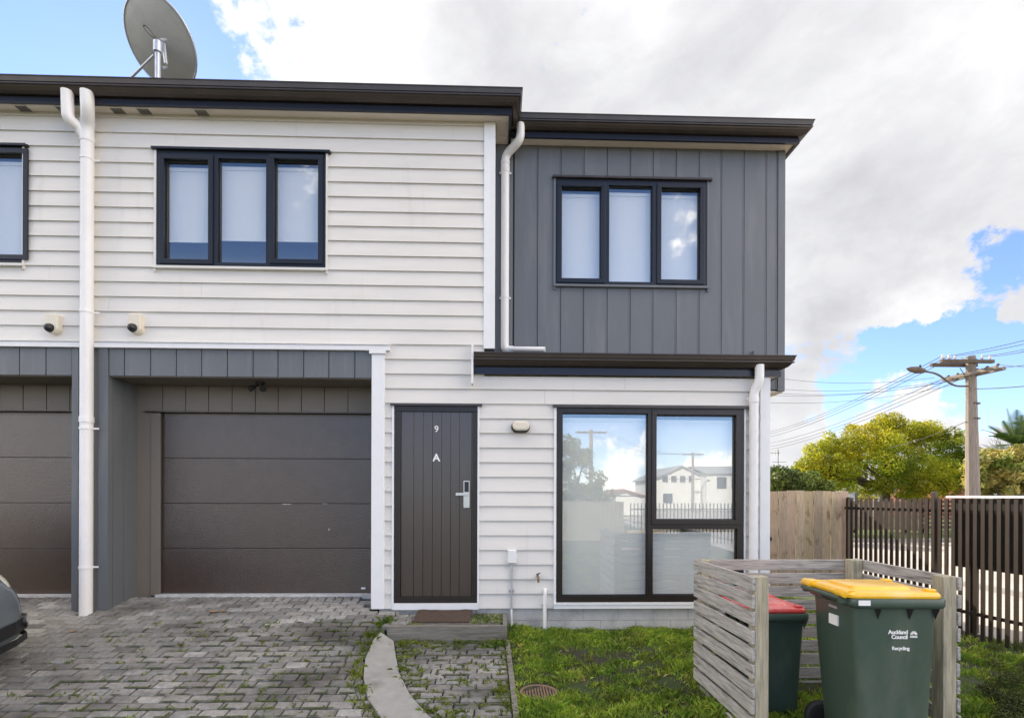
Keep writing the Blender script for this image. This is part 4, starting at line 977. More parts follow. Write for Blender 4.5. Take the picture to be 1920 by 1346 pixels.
# ------------------------------------------------------------------ wheelie bins (local frame: depth along +X from the hinge at x=0 to the lip, width along Y)
def wheelie(name, label, loc, rot, L, W, Hh, lidm, group):
    t = thing(name, (0, 0, 0), label, 'wheelie bin', group)
    mb = MB(); n = 20
    def ring(x0, x1, w, z, r, k=5):
        pts = []
        for cx, cy, a0 in ((x1-r, w/2-r, 0), (x0+r, w/2-r, 90), (x0+r, -w/2+r, 180), (x1-r, -w/2+r, 270)):
            for i in range(k+1):
                a = R(a0+90*i/k); pts.append((cx+r*math.cos(a), cy+r*math.sin(a), z))
        return pts
    def loft(mb, rings):
        k = len(rings[0]); vs = [p for r_ in rings for p in r_]; fs = []
        for i in range(len(rings)-1):
            for j in range(k): fs.append((i*k+j, i*k+(j+1) % k, (i+1)*k+(j+1) % k, (i+1)*k+j))
        fs.append(tuple(range(k-1, -1, -1))); fs.append(tuple((len(rings)-1)*k+j for j in range(k)))
        mb.poly(vs, fs)
    zt_ = Hh-0.075
    loft(mb, [ring(0.115, L*0.85, W*0.80, 0.03, 0.04), ring(0.105, L*0.86, W*0.82, 0.05, 0.045), ring(0.095, L*0.865, W*0.83, 0.20, 0.045), ring(0.055, L*0.90, W*0.88, zt_*0.72, 0.045), ring(0.05, L*0.915, W*0.89, zt_-0.10, 0.045),
              ring(0.045, L*0.925, W*0.905, zt_-0.02, 0.045), ring(0.045, L*0.925, W*0.905, zt_, 0.045)])
    b = mb.build('body', 'bingreen', t, smooth=True)
    mb = MB(); loft(mb, [ring(0.03, L*0.965, W*0.96, zt_-0.018, 0.05), ring(0.02, L*0.99, W*0.99, zt_-0.010, 0.052), ring(0.012, L*1.0, W, zt_+0.002, 0.055), ring(0.012, L*1.0, W, zt_+0.034, 0.055), ring(0.02, L*0.99, W*0.985, zt_+0.042, 0.05)])
    mb.build('rim', 'bingreen', t, smooth=True)
    mb = MB()                                # ribs under the rim
    for s_ in (-1, 1):
        for q in (0.30, 0.62, 0.88):
            x = L*q; y = s_*W*0.452
            mb.poly([(x-0.022, y, zt_-0.018), (x+0.022, y, zt_-0.018), (x, y, zt_-0.085), (x-0.003, y+s_*0.028, zt_-0.018), (x+0.003, y+s_*0.028, zt_-0.018)], [(0, 2, 3), (1, 4, 2), (0, 3, 4, 1), (3, 2, 4)])
    mb.build('rim_rib', 'black', t)
    mb = MB(); zl = zt_+0.043
    loft(mb, [ring(0.0, L*0.955, W*0.955, zl, 0.05), ring(-0.004, L*0.965, W*0.965, zl+0.006, 0.055), ring(-0.004, L*0.965, W*0.965, zl+0.020, 0.055), ring(0.01, L*0.945, W*0.93, zl+0.034, 0.05), ring(0.04, L*0.90, W*0.86, zl+0.038, 0.05)])
    ld = mb.build('lid', lidm, t, smooth=True)
    mb = MB(); loft(mb, [ring(L*0.14, L*0.78, W*0.60, zl+0.030, 0.04), ring(L*0.16, L*0.76, W*0.55, zl+0.052, 0.04), ring(L*0.18, L*0.74, W*0.52, zl+0.055, 0.04)])
    mb.build('lid_panel', lidm, ld, smooth=True)
    for y in (-W*0.36, W*0.36):               # knuckles of the hinge
        mb = MB(); mb.lathe([(0.012, -0.04), (0.026, -0.038), (0.026, 0.038), (0.012, 0.04)], (-0.012, y, zl+0.022), 'y', 16); mb.box(-0.012, 0.05, y-0.038, y+0.038, zl+0.018, zl+0.045); mb.build('hinge', lidm, ld, bevel=0.004)
        mb = MB(); mb.box(L*0.83, L*0.93, y-0.025, y+0.025, zl+0.034, zl+0.052); mb.build('lid_grip', lidm, ld, bevel=0.010)
    mb = MB(); mb.tube([(-0.035, -W*0.40, zt_+0.035), (-0.035, W*0.40, zt_+0.035)], 0.014, 12)
    for y in (-W*0.37, 0, W*0.37): mb.box(-0.035, 0.07, y-0.015, y+0.015, zt_+0.006, zt_+0.034)
    mb.build('handle', 'bingreen', t)
    mb = MB(); mb.tube([(0.13, -W*0.46, 0.10), (0.13, W*0.46, 0.10)], 0.011, 10); mb.build('axle', 'galv', t)
    for y in (-W*0.46, W*0.46):
        mb = MB(); mb.lathe([(0.045, -0.020), (0.085, -0.024), (0.098, -0.014), (0.10, 0.0), (0.098, 0.014), (0.085, 0.024), (0.045, 0.020)], (0.10, y, 0.10), 'y', 32); w = mb.build('wheel', 'rubber', t, smooth=True)
        mb = MB(); mb.lathe([(0.030, -0.027), (0.062, -0.023), (0.066, 0.0), (0.062, 0.023), (0.030, 0.027)], (0.10, y, 0.10), 'y', 24); mb.build('hub', 'black', w, smooth=True)
    return t, zt_, zl
by, bx, bl, bw, bh = 2.94, 2.125, 0.585, 0.51, 1.035
t, zt_, zl = wheelie('recycling_bin', 'green recycling bin with yellow lid and council lettering', (0, 0, 0), 0, bl, bw, bh, 'yellow', 'wheelie bins in the slatted enclosure')
# lettering and stickers on the camera side of the body (its local -Y face)
def face_y(z): return -(bw*0.905/2 if z > zt_-0.03 else bw*(0.74+(0.16)*(z-0.03)/(zt_-0.03))/2)
def onface(o, z, lean=1.0):
    o.location = (0, 0, 0); return o
fy = -(bw*0.89/2)-0.004
yb_ = by+0.03
def bx_(px, py): q = P(px, py, yb_); return q.x-bx, q.z+0.01
tx, zt1 = bx_(1700, 1183); z2_ = bx_(1700, 1192)[1]; x3, z3 = bx_(1688, 1213.5)
text_mesh('lettering', 'Auckland', 0.0335, (tx, fy, zt1), 'white', t, bold=0.0009, align='RIGHT', spacing=0.92, rx=88)
text_mesh('lettering', 'Council', 0.0335, (tx, fy+0.001, z2_), 'white', t, bold=0.0009, align='RIGHT', spacing=0.92, rx=88)
text_mesh('lettering', 'Recycling', 0.029, (x3, fy+0.004, z3), 'white', t, bold=0.0007, align='CENTER', spacing=0.95, rx=88)
mb = MB(); ec = (bx_(1710.5, 1187)[0], bx_(1710.5, 1187)[1])                       # fan-shaped council emblem over two rows of waves
for k in range(9):
    a0, a1 = R(-8+196*k/9+2.5), R(-8+196*(k+1)/9-2.5)
    r0_, r1_ = 0.006, 0.020+(0.002 if k % 2 else 0)
    am = (a0+a1)/2
    P2 = [(ec[0]+r*math.cos(a), ec[1]+r*math.sin(a)) for r, a in ((r0_, a0), (r1_*0.93, a0), (r1_*1.03, am), (r1_*0.93, a1), (r0_, a1))]
    mb.prism(P2, fy-0.0008, fy+0.0008)
for row in range(2):
    for k in range(5):
        mb.prism([(ec[0]-0.018+k*0.0088+0.0042*math.cos(R(a)), ec[1]-0.0095-row*0.0065+0.0032*math.sin(R(a))) for a in range(0, 360, 60)], fy-0.0008+0.0005, fy+0.0013)
mb.build('emblem', 'white', t, fix=False)
mb = MB(); mb.box(0.018, 0.075, -bw/2-0.0015, -bw/2+0.0, zt_+0.004, zt_+0.032)
mb.box(0.060, 0.118, -bw/2*0.905-0.004, -bw/2*0.905+0.01, zt_-0.048, zt_-0.040)
st = mb
s1 = MB(); s1.box(0.045, 0.115, -bw/2-0.0016, -bw/2+0.001, zt_+0.003, zt_+0.034); s1.build('sticker', 'white', t)
# the bin is turned a little so that its hinge side shows: stickers on the hinge side
s2 = MB(); s2.box(0.040, 0.050, -0.06, 0.03, zt_-0.17, zt_-0.105); s2.build('sticker', 'white', t)
s3 = MB(); s3.box(0.038, 0.045, -0.055, 0.03, zt_-0.062, zt_-0.046); s3.build('sticker', 'galv', t)
t.location = (bx, by+bw/2, -0.01); t.rotation_euler = (0, 0, R(-3))
t2, a_, b_ = wheelie('rubbish_bin', 'green rubbish bin with red lid beside the left slats', (0, 0, 0), 0, 0.50, 0.47, 0.80, 'red', 'wheelie bins in the slatted enclosure')
t2.location = (2.03, 4.05, -0.01); t2.rotation_euler = (0, 0, R(-90))

# ------------------------------------------------------------------ timber side fence
fy_ = 8.3; fx0, fx1 = xR+0.02, XX(1591, fy_)
t = thing('timber_fence', ((fx0+fx1)/2, fy_, 0), 'raw pine paling fence beside the right wall of the house', 'fence')
mb = MB(); zf = ZZ(920, fy_, 1515); x = fx1; k = 0
while x > fx0:
    w = 0.148; tn = rnd.uniform(0.78, 1.18); mb.box(x-w, x-0.003, fy_-0.009*(k % 2), fy_+0.011, 0.0, zf+rnd.uniform(-.012, .006), (tn, tn*rnd.uniform(.95, 1.02), tn*rnd.uniform(.88, 1.04))); x -= 0.15; k += 1
mb.build('paling_panel', 'paling', t)
mb = MB(); hq = P(1443, 1010, fy_-.02); mb.lathe([(.001, -.002), (.045, -.002), (.045, .0)], (hq.x, fy_-.012, hq.z), 'y', 16); mb.build('latch_hole', 'black', t)
for z in (0.3, 1.0, 1.5): mb = MB(); mb.box(fx0, fx1, fy_+0.012, fy_+0.06, z, z+0.07); mb.build('rail', 'oldwood', t)
for x in (fx1-0.10, fx1-2.0): mb = MB(); mb.box(x-0.05, x+0.05, fy_+0.062, fy_+0.16, -0.1, zf-0.05); mb.build('post', 'oldwood', t)

# ------------------------------------------------------------------ dark picket fence along the boundary
A = Vector((5.80, 8.25, 0)); B = Vector((6.04, 6.3, 0)); D = (B-A).normalized(); Nn = Vector((-D.y, D.x, 0))
if Nn.x < 0: Nn = -Nn
Lf = 7.6
t = thing('picket_fence', tuple(A), 'dark steel picket fence running along the right edge of the lawn', 'fence')
def ob(mb, s0, s1, n0, n1, z0, z1):       # box in fence coordinates
    q = [A+D*s+Nn*n for s, n in ((s0, n0), (s1, n0), (s1, n1), (s0, n1))]
    mb.hexa([(p.x, p.y, z0) for p in q], [(p.x, p.y, z1) for p in q])
mb = MB(); s = 0.05
while s < Lf:
    ob(mb, s, s+0.046, -0.009, 0.009, -0.30, 1.585+rnd.uniform(-.008, .008)); s += 0.091
mb.build('pickets', 'fencedark', t)
for z in (1.40, 0.10): mb = MB(); ob(mb, 0.0, Lf, 0.012, 0.047, z, z+0.04); mb.build('rail', 'fencedark', t)
for s in (0.02, 1.48, 3.4, 5.3, 7.2): mb = MB(); ob(mb, s-0.025, s+0.025, 0.050, 0.10, -0.3, 1.68 if s > 1 else 1.60); mb.build('post', 'fencedark', t, bevel=0.003)

# bank of letterboxes standing against the street side of the fence
s0 = 1.66; t = thing('letterbox_bank', tuple(A+D*(s0+1.0)+Nn*0.3), 'black bank of letterboxes with a white top behind the picket fence', 'letterboxes')
k = 0; s = s0
while s < s0+3.6:
    mb = MB(); ob(mb, s+0.003, s+0.297, 0.13, 0.50, 0.68, 1.585); bb = mb.build('letterbox', 'black', t, bevel=0.004)
    mb = MB()
    for z in (0.74, 1.02, 1.30): ob(mb, s+0.03, s+0.27, 0.50, 0.505, z, z+0.20)
    mb.build('box_flap', 'galv', bb); s += 0.30
mb = MB(); ob(mb, s0-0.03, s, 0.08, 0.56, 1.592, 1.622); mb.build('top_board', 'white', t, bevel=0.005)
for q in (s0+0.15, s0+1.95, s-0.2): mb = MB(); ob(mb, q-0.04, q+0.04, 0.26, 0.34, -0.25, 0.68); mb.build('leg', 'fencedark', t)

# ------------------------------------------------------------------ parked car (only its far front corner is in the picture)
def car():
    t = thing('parked_car', (0, 0, 0), 'blue grey hatchback whose front corner enters at the left edge', 'car')
    hw = 0.84
    # stations: x from the nose backwards, half width, z bottom, z shoulder, z top, half width at the top
    st = [(0.03, .56, .24, .52, .60, .42), (-.02, .70, .20, .60, .69, .54), (-.12, .81, .18, .68, .77, .62), (-.32, .85, .18, .79, .87, .66), (-.62, .84, .18, .86, .94, .68), (-.95, .84, .18, .89, 1.0, .66),
          (-1.22, .84, .18, .91, 1.10, .62), (-1.75, .84, .18, .92, 1.45, .56), (-2.3, .84, .18, .93, 1.50, .56), (-3.0, .84, .18, .94, 1.46, .55), (-3.45, .83, .20, .95, 1.28, .54), (-3.72, .80, .24, .92, 1.0, .56), (-3.84, .70, .32, .80, .86, .52)]
    def section(x, w, zb, zs, zt2, wt):
        h = [(w*0.86, zb), (w*0.97, zb+(zs-zb)*0.15), (w, zb+(zs-zb)*0.45), (w*0.985, zb+(zs-zb)*0.8), (w*0.93, zs), (wt+(w*0.93-wt)*0.45, zs+(zt2-zs)*0.55), (wt, zt2-0.02*(zt2-zs)), (wt*0.6, zt2+0.02), (0, zt2+0.03)]
        return [(x, -a, b) for a, b in h]+[(x, a, b) for a, b in reversed(h[:-1])]
    rings = [section(*s) for s in st]; k = len(rings[0])
    mb = MB(); vs = [p for r_ in rings for p in r_]; fs = []
    for i in range(len(rings)-1):
        for j in range(k): fs.append((i*k+j, i*k+(j+1) % k, (i+1)*k+(j+1) % k, (i+1)*k+j))
    fs.append(tuple(range(k))); fs.append(tuple((len(rings)-1)*k+j for j in range(k-1, -1, -1)))
    mb.poly(vs, fs); o = mb.build('body', 'carpaint', t); o.data.polygons.foreach_set('use_smooth', [True]*len(o.data.polygons)); md = o.modifiers.new('s', 'SUBSURF'); md.levels = 2; md.render_levels = 2
    # glasshouse
    mb = MB(); gl = [(-1.20, .60, 1.04, 1.06), (-1.80, .575, 1.00, 1.39), (-3.0, .565, 1.02, 1.40), (-3.40, .55, 1.05, 1.22)]
    vs = []
    for x, w, z0, z1 in gl: vs += [(x, -w-0.19, z0), (x, -w-0.03, z1), (x, w+0.03, z1), (x, w+0.19, z0)]
    fs = []
    for i in range(3): fs += [(i*4, i*4+1, i*4+5, i*4+4), (i*4+2, i*4+3, i*4+7, i*4+6)]
    mb.poly(vs, fs); mb.build('side_window', 'carglass', t)
    mb = MB(); mb.poly([(-1.17, -.60, 1.07), (-1.17, .60, 1.07), (-1.72, .52, 1.43), (-1.72, -.52, 1.43)], [(0, 1, 2, 3)]); mb.build('windscreen', 'carglass', t)
    mb = MB()                                # dark lower intake, following the nose
    pts = [(-.32, .862), (-.14, .825), (-.035, .735), (.022, .56), (.045, .25), (.048, 0)]
    pth = [(x, y) for x, y in pts]+[(x, -y) for x, y in reversed(pts[:-1])]
    for z0, z1, o_ in ((.19, .25, .0), (.29, .40, .004)):
        vs = [(x+o_, y*(1+o_), z) for x, y in pth for z in (z0, z1)]
        mb.poly(vs, [(2*i, 2*i+2, 2*i+3, 2*i+1) for i in range(len(pth)-1)])
    mb.build('bumper_grille', 'black', t)
    for s_ in (1, -1):
        c = (-.235, s_*.70, .705); mb = MB()
        import math as m_
        for i in range(1): pass
        n = 18; vs = []; 
        for i in range(9):
            ph = R(180*i/8)
            for j in range(n):
                th = 2*math.pi*j/n; vs.append((c[0]+.18*math.cos(ph)*-1, c[1]+.10*math.sin(ph)*math.cos(th)+s_*.09*math.cos(ph), c[2]+.085*math.sin(ph)*math.sin(th)+.06*math.cos(ph)))
        mb.poly(vs, [(i*n+j, i*n+(j+1) % n, (i+1)*n+(j+1) % n, (i+1)*n+j) for i in range(8) for j in range(n)]); mb.build('headlight', 'lens', t, smooth=True)
        f = Vector((-.040, s_*.735, .355)); d = Vector((.80, s_*.60, 0)).normalized()
        mb = MB(); mb.tube([f-d*.04, f+d*.012], .062, 20); q = mb.build('fog_lamp', 'black', t)
        mb = MB(); mb.tube([f-d*.02, f+d*.016, f+d*.020], [.044, .044, .030], 18); mb.build('lamp_glass', 'lens', q, smooth=True)
        mb = MB(); rg = [f+d*.014+(d.cross(Vector((0, 0, 1)))*math.cos(2*math.pi*k_/20)+Vector((0, 0, 1))*math.sin(2*math.pi*k_/20))*.048 for k_ in range(21)]; mb.tube(rg, .006, 6); mb.build('lamp_ring', 'steel', q, smooth=True)
        for x in (-.75, -3.15):
            mb = MB(); mb.lathe([(.20, -.09), (.285, -.095), (.305, -.07), (.305, .07), (.285, .095), (.20, .09)], (x, s_*.755, .305), 'y', 36); w = mb.build('wheel', 'rubber', t, smooth=True)
            mb = MB(); mb.lathe([(.03, -.098*1), (.19, -.085), (.20, -.07), (.20, .07), (.19, .085), (.03, .098)], (x, s_*.755, .305), 'y', 28); mb.build('rim', 'steel', w, smooth=True)
    mb = MB(); mb.box(.012, .03, -.26, .26, .42, .53); mb.build('number_plate', 'white', t)
    mb = MB(); mb.box(-.90, -1.05, .84, .98, 1.0, 1.12); mb.build('mirror', 'carpaint', t, bevel=.03)
    return t
ct = car()
ct.location = (-4.12, 3.90, 0.05); ct.rotation_euler = (math.atan(0.11), 0, R(4))

# ------------------------------------------------------------------ grass and weeds
def blades(name, xy, h, w, m, tint, lean=0.5, k_lean=None):
    n = len(xy); z = np.array([G(float(a), float(b)) for a, b in xy])
    ang = rng.uniform(0, 2*np.pi, n); la = rng.uniform(0, 2*np.pi, n); lean_ = rng.uniform(0.1, lean, n)*h
    dx, dy = np.cos(ang)*w/2, np.sin(ang)*w/2
    base = np.stack([xy[:, 0], xy[:, 1], z-0.004], 1)
    V = np.zeros((n, 4, 3))
    V[:, 0] = base-np.stack([dx, dy, 0*dx], 1); V[:, 1] = base+np.stack([dx, dy, 0*dx], 1)
    mid = base+np.stack([np.cos(la)*lean_*0.4, np.sin(la)*lean_*0.4, h*0.6], 1)
    tip = base+np.stack([np.cos(la)*lean_, np.sin(la)*lean_, h*np.sqrt(np.maximum(0.15, 1-(lean_/h)**2*0.5))], 1)
    V[:, 2] = tip; V[:, 3] = mid-np.stack([dx, dy, 0*dx], 1)*0.9
    return V.reshape(-1, 3), tint
def patch_noise(x, y, s=1.0, seed=0):
    return (np.sin(x*3.1*s+seed)+np.sin(y*2.7*s+1.3+seed*2)+np.sin((x+y)*4.9*s+seed)+np.sin((x-1.7*y)*7.3*s+2+seed))/4
def lawn_patch(x0, x1, y0, y1, n, hmax, keep):
    xy = np.stack([rng.uniform(x0, x1, n), rng.uniform(y0, y1, n)], 1)
    p = patch_noise(xy[:, 0], xy[:, 1], 1.3); p2 = patch_noise(xy[:, 0], xy[:, 1], 3.0, 4.0)
    k = keep(xy[:, 0], xy[:, 1]) & (rng.uniform(-1, 1, n) < 0.05+1.1*p+1.3*p2)
    xy = xy[k]; p = p[k]; p2 = p2[k]; n = len(xy)
    h = np.clip(hmax*(0.45+0.45*p+0.30*p2+rng.uniform(-.25, .55, n)), 0.012, hmax*1.7)
    t = np.clip(rng.normal(1.05, 0.32, n)+0.25*p2, 0.35, 2.1)
    tint = np.stack([t*(1+rng.uniform(-.1, .25, n)), t, t*rng.uniform(.7, 1.1, n)], 1)
    dry = rng.random(n) < 0.08; tint[dry] = np.array([2.6, 1.7, 3.0])*rng.uniform(.7, 1.1, (dry.sum(), 1))
    return blades('g', xy, h, rng.uniform(.003, .009, n), 'grass', tint, 1.0)
xe_v = np.vectorize(xe)
def not_drain(x, y):
    g_ = bpy.data.objects['drain_grate'].location; return ((x-g_.x)**2+((y-g_.y))**2) > (rr*1.12)**2
V, T = lawn_patch(0.08, 2.2, 3.35, 5.64, 52000, 0.060, lambda x, y: (x > xe_v(y)+0.02) & not_drain(x, y))
tag(npmesh('front_lawn', V, 4, 'grass', tints=T), 'patchy green lawn in front of the large window', 'grass', kind='stuff')
V, T = lawn_patch(2.2, 6.6, 2.8, 8.3, 80000, 0.075, lambda x, y: x < 5.80+(8.3-y)*0.12+0.2)
tag(npmesh('side_lawn', V, 4, 'grass', tints=T), 'green lawn between the bin enclosure and the picket fence', 'grass', kind='stuff')
# grass behind the camera, thin
V, T = lawn_patch(0.1, 5.2, -3.0, 3.35, 30000, 0.06, lambda x, y: x > 0.5)
tag(npmesh('near_lawn', V, 4, 'grass', tints=T), 'lawn on the near side of the bins', 'grass', kind='stuff')
# weeds in the joints: rosettes of short leaves
def weeds(n, sampler, hs):
    VV = []; TT = []
    for i in range(n):
        x, y, s_ = sampler()
        k = rnd.randint(5, 14); xy = np.stack([x+rng.normal(0, .018*s_, k), y+rng.normal(0, .012*s_, k)], 1)
        h = rng.uniform(.3, 1.0, k)*hs*s_; t = rng.uniform(.7, 1.5, (k, 1))*np.array([[1.05, 1, .8]])
        v, tt_ = blades('w', xy, h, rng.uniform(.004, .010, k)*s_**0.5, 'weed', t, 1.4); VV.append(v); TT.append(tt_)
    return np.concatenate(VV), np.concatenate(TT)
def joint(x, y):
    if rnd.random() < 0.6: return x, round(y/0.1)*0.1-0.0035
    return x, y
def s_drive():
    while True:
        x = rnd.triangular(-4.4, -0.9, -1.5); y = rnd.uniform(3.4, 5.35); 
        if x < xl(y)-0.01: x, y = joint(x, y); return x, y, rnd.choice([.5, .6, .8, 1.0, 1.3])
V, T = weeds(300, s_drive, 0.030)
tag(npmesh('driveway_weeds', V, 4, 'weed', tints=T), 'small green weeds growing in the driveway paver joints', 'weeds', kind='stuff')
def s_path():
    while True:
        y = rnd.uniform(3.3, 5.05); x = rnd.uniform(xr(y)+.02, xe(y)-.03)
        if rnd.random() < 0.45: x = rnd.choice([xr(y)+abs(rnd.gauss(0, .08)), xe(y)-.03-abs(rnd.gauss(0, .08))])
        if rnd.random() < 0.25: y = 5.04-abs(rnd.gauss(0, .08))
        x, y = joint(x, y); return x, min(y, 5.05), rnd.choice([.6, .8, 1.0, 1.3, 1.6])
V, T = weeds(330, s_path, 0.040)
tag(npmesh('path_weeds', V, 4, 'weed', tints=T), 'weeds spreading over the paved path below the entry step', 'weeds', kind='stuff')
def s_strip():
    y = rnd.uniform(3.3, 5.35); return xl(y)-abs(rnd.gauss(0, .05))-.005, y, rnd.choice([.8, 1.1, 1.5, 2.0 if y > 4.8 else 1.2])
V, T = weeds(90, s_strip, 0.045)
tag(npmesh('strip_weeds', V, 4, 'weed', tints=T), 'weeds along the driveway side of the curved concrete strip', 'weeds', kind='stuff')
def s_lawn():
    while True:
        x, y = rnd.uniform(.15, 2.0), rnd.uniform(3.4, 5.5)
        if bool(not_drain(x, y)): return x, y, rnd.choice([.8, 1.0, 1.4, 1.9])
V, T = weeds(260, s_lawn, 0.045)
tag(npmesh('lawn_weeds', V, 4, 'weed', tints=T), 'broad leaved weeds scattered through the front lawn', 'weeds', kind='stuff')
def moss(sampler, n, name, lb):
    mb = MB()
    for _ in range(n):
        x, y, s_ = sampler(); l = rnd.uniform(.03, .16); w = rnd.uniform(.006, .014); yj = round(y/0.1)*0.1-0.004; pts = []
        if rnd.random() < .8: q = [(x, yj-w), (x+l*.5, yj-w*rnd.uniform(.6, 1.3)), (x+l, yj-w*.4), (x+l, yj+w*.5), (x+l*.5, yj+w*rnd.uniform(.5, 1.1)), (x, yj+w*.6)]
        else: q = [(x-w, yj), (x+w, yj), (x+w*.8, yj+l*.5), (x+w*.3, yj+min(l, .095)), (x-w*.6, yj+min(l, .095)), (x-w, yj+l*.4)]
        mb.poly([(a, b, G(a, b)+.0035) for a, b in q]+[(sum(a for a, _ in q)/6, sum(b for _, b in q)/6, G(q[0][0], q[0][1])+.009)], [(i, (i+1) % 6, 6) for i in range(6)])
    tag(mb.build(name, 'moss', fix=False), lb, 'moss', kind='stuff')
moss(s_drive, 320, 'driveway_moss', 'green brown moss along the joints of the driveway pavers')
moss(s_path, 200, 'path_moss', 'green brown moss along the joints of the path below the step')
# tufts on the step, along the step and the foundation
def tuft_on(n, x0, x1, y0, y1, z, hh, w=.006):
    xy = np.stack([rng.uniform(x0, x1, n), rng.uniform(y0, y1, n)], 1); h = rng.uniform(.3, 1, n)*hh
    t = rng.uniform(.7, 1.5, (n, 1))*np.array([[1, 1, .8]]); v, t_ = blades('t', xy, h, rng.uniform(.6, 1.3, n)*w, 'weed', t, 1.1)
    v = v.reshape(-1, 4, 3); v[:, :, 2] += (z-np.array([G(float(a), float(b)) for a, b in xy]))[:, None]; return v.reshape(-1, 3), t_
V1, T1 = tuft_on(420, XX(885, 5.4, 1165), sx1-.05, 5.15, 5.55, zst-.012, .055)
V2, T2 = tuft_on(60, XX(765, 5.2), XX(800, 5.2), 5.12, 5.18, zst-.01, .04)
tag(npmesh('step_weeds', np.concatenate([V1, V2]), 4, 'weed', tints=np.concatenate([T1, T2])), 'bright green grass tuft on the right side of the entry step', 'weeds', kind='stuff')
# creeping shrub at the lower right corner
def foliage(name, parent, m, blobs, n, leaf, flat=0.0, up=0.0, tintr=(.7, 1.4), asp=0.55, shell=0.5, warm=None):
    """leaf-sized quads through clumps: blobs = (centre, (rx, ry, rz), weight)"""
    w = np.array([b[2] for b in blobs], float); w /= w.sum(); idx = rng.choice(len(blobs), n, p=w)
    C = np.array([list(b[0]) for b in blobs])[idx]; S = np.array([list(b[1]) for b in blobs])[idx]
    d = rng.normal(size=(n, 3)); d /= np.linalg.norm(d, axis=1)[:, None]
    r = (shell+(1-shell)*rng.random(n))**0.7*rng.normal(1.0, 0.10, n)
    p = C+S*d*r[:, None]
    nrm = d+rng.normal(0, 0.75, (n, 3)); nrm[:, 2] += up; nrm /= np.linalg.norm(nrm, axis=1)[:, None]
    a = np.cross(nrm, rng.normal(size=(n, 3))); a /= np.linalg.norm(a, axis=1)[:, None]; b = np.cross(nrm, a)
    L_ = leaf*rng.uniform(.6, 1.4, n)
    a = a*(L_/2)[:, None]; b = b*(L_*asp/2)[:, None]
    V = np.stack([p-a, p-b*1.0+a*0.1, p+a, p+b*1.0+a*0.1], 1).reshape(-1, 3)
    bt = rng.uniform(tintr[0], tintr[1], len(blobs))[idx]; t = bt*rng.uniform(.7, 1.35, n)
    T = np.stack([t*(1+rng.uniform(-.08, .15, n)), t, t*rng.uniform(.7, 1.1, n)], 1)
    return npmesh(name, V, 4, m, parent, T)
c0 = GP(1900, 1290, lambda y: 0.02); t = thing('creeping_shrub', (c0.x+.1, c0.y, 0.0), 'low dark creeping shrub with tiny leaves at the lower right corner', 'shrub')
bl_ = []
for k in range(46):
    px, py = rnd.uniform(1845, 1990), rnd.uniform(1215, 1400)
    if px < 1845+abs(py-1290)*0.25: continue
    q = GP(px, py, lambda y: 0.03); s_ = rnd.uniform(.05, .11); bl_.append(((q.x, q.y, .03+rnd.uniform(0, .06)), (s_*1.3, s_*1.3, s_*.8), 1))
foliage('foliage', t, 'cover', bl_, 16000, 0.016, up=.4, shell=.3)
mb = MB()
for b in bl_[::3]: mb.tube([(b[0][0], b[0][1], 0.0), (b[0][0]+.03, b[0][1], b[0][2]+.03)], .004, 5)
mb.build('stem', 'bark', t)
# dead leaves on the paving
def leaf_litter(px, py, size, lb, g=drive):
    q = GP(px, py, g); mb = MB(); n = 8; vs = []
    for i in range(n):
        a = 2*math.pi*i/n; vs.append((q.x+size*math.cos(a)*(1+.2*math.sin(3*a)), q.y+size*.6*math.sin(a), q.z+.006+.010*math.cos(a)**2))
    vs.append((q.x, q.y, q.z+.004)); mb.poly(vs, [(i, (i+1) % n, n) for i in range(n)]); tag(mb.build('dead_leaf', 'leafdead', fix=False), lb, 'leaf', 'dead leaves on the paving')
leaf_litter(137, 1184, .030, 'curled tan leaf on the driveway near the white downpipe')
leaf_litter(943, 1293, .022, 'reddish dead leaf on the path beside the timber edging', pathz)
leaf_litter(402, 1147, .055, 'long brown leaf litter lying in front of the garage door')
leaf_litter(420, 1146, .040, 'brown leaf right of the leaf litter before the garage door')
# ------------------------------------------------------------------ trees
def tree(name, label, base, height_trunk, blobs, n, leaf, m, group=None, cat='tree', trunk_r=.16, **kw):
    t = thing(name, base, label, cat, group)
    foliage('crown', t, m, blobs, n, leaf, **kw)
    mb = MB(); b = Vector(base); top = b+Vector((rnd.uniform(-.2, .2), 0, height_trunk))
    mb.tube([b-Vector((0, 0, .2)), b+Vector((0.05, 0, height_trunk*.5)), top], [trunk_r*1.3, trunk_r, trunk_r*.8], 10)
    cs = sorted(blobs, key=lambda q: -q[1][0])[:9]
    for q in cs:
        c = Vector(q[0]); mid = top*.5+c*.5+Vector((rnd.uniform(-.2, .2), rnd.uniform(-.2, .2), -.1)); mb.tube([top-Vector((0, 0, .3)), mid, c], [trunk_r*.55, trunk_r*.35, trunk_r*.12], 7)
    mb.build('trunk', 'bark', t, smooth=True)
    return t
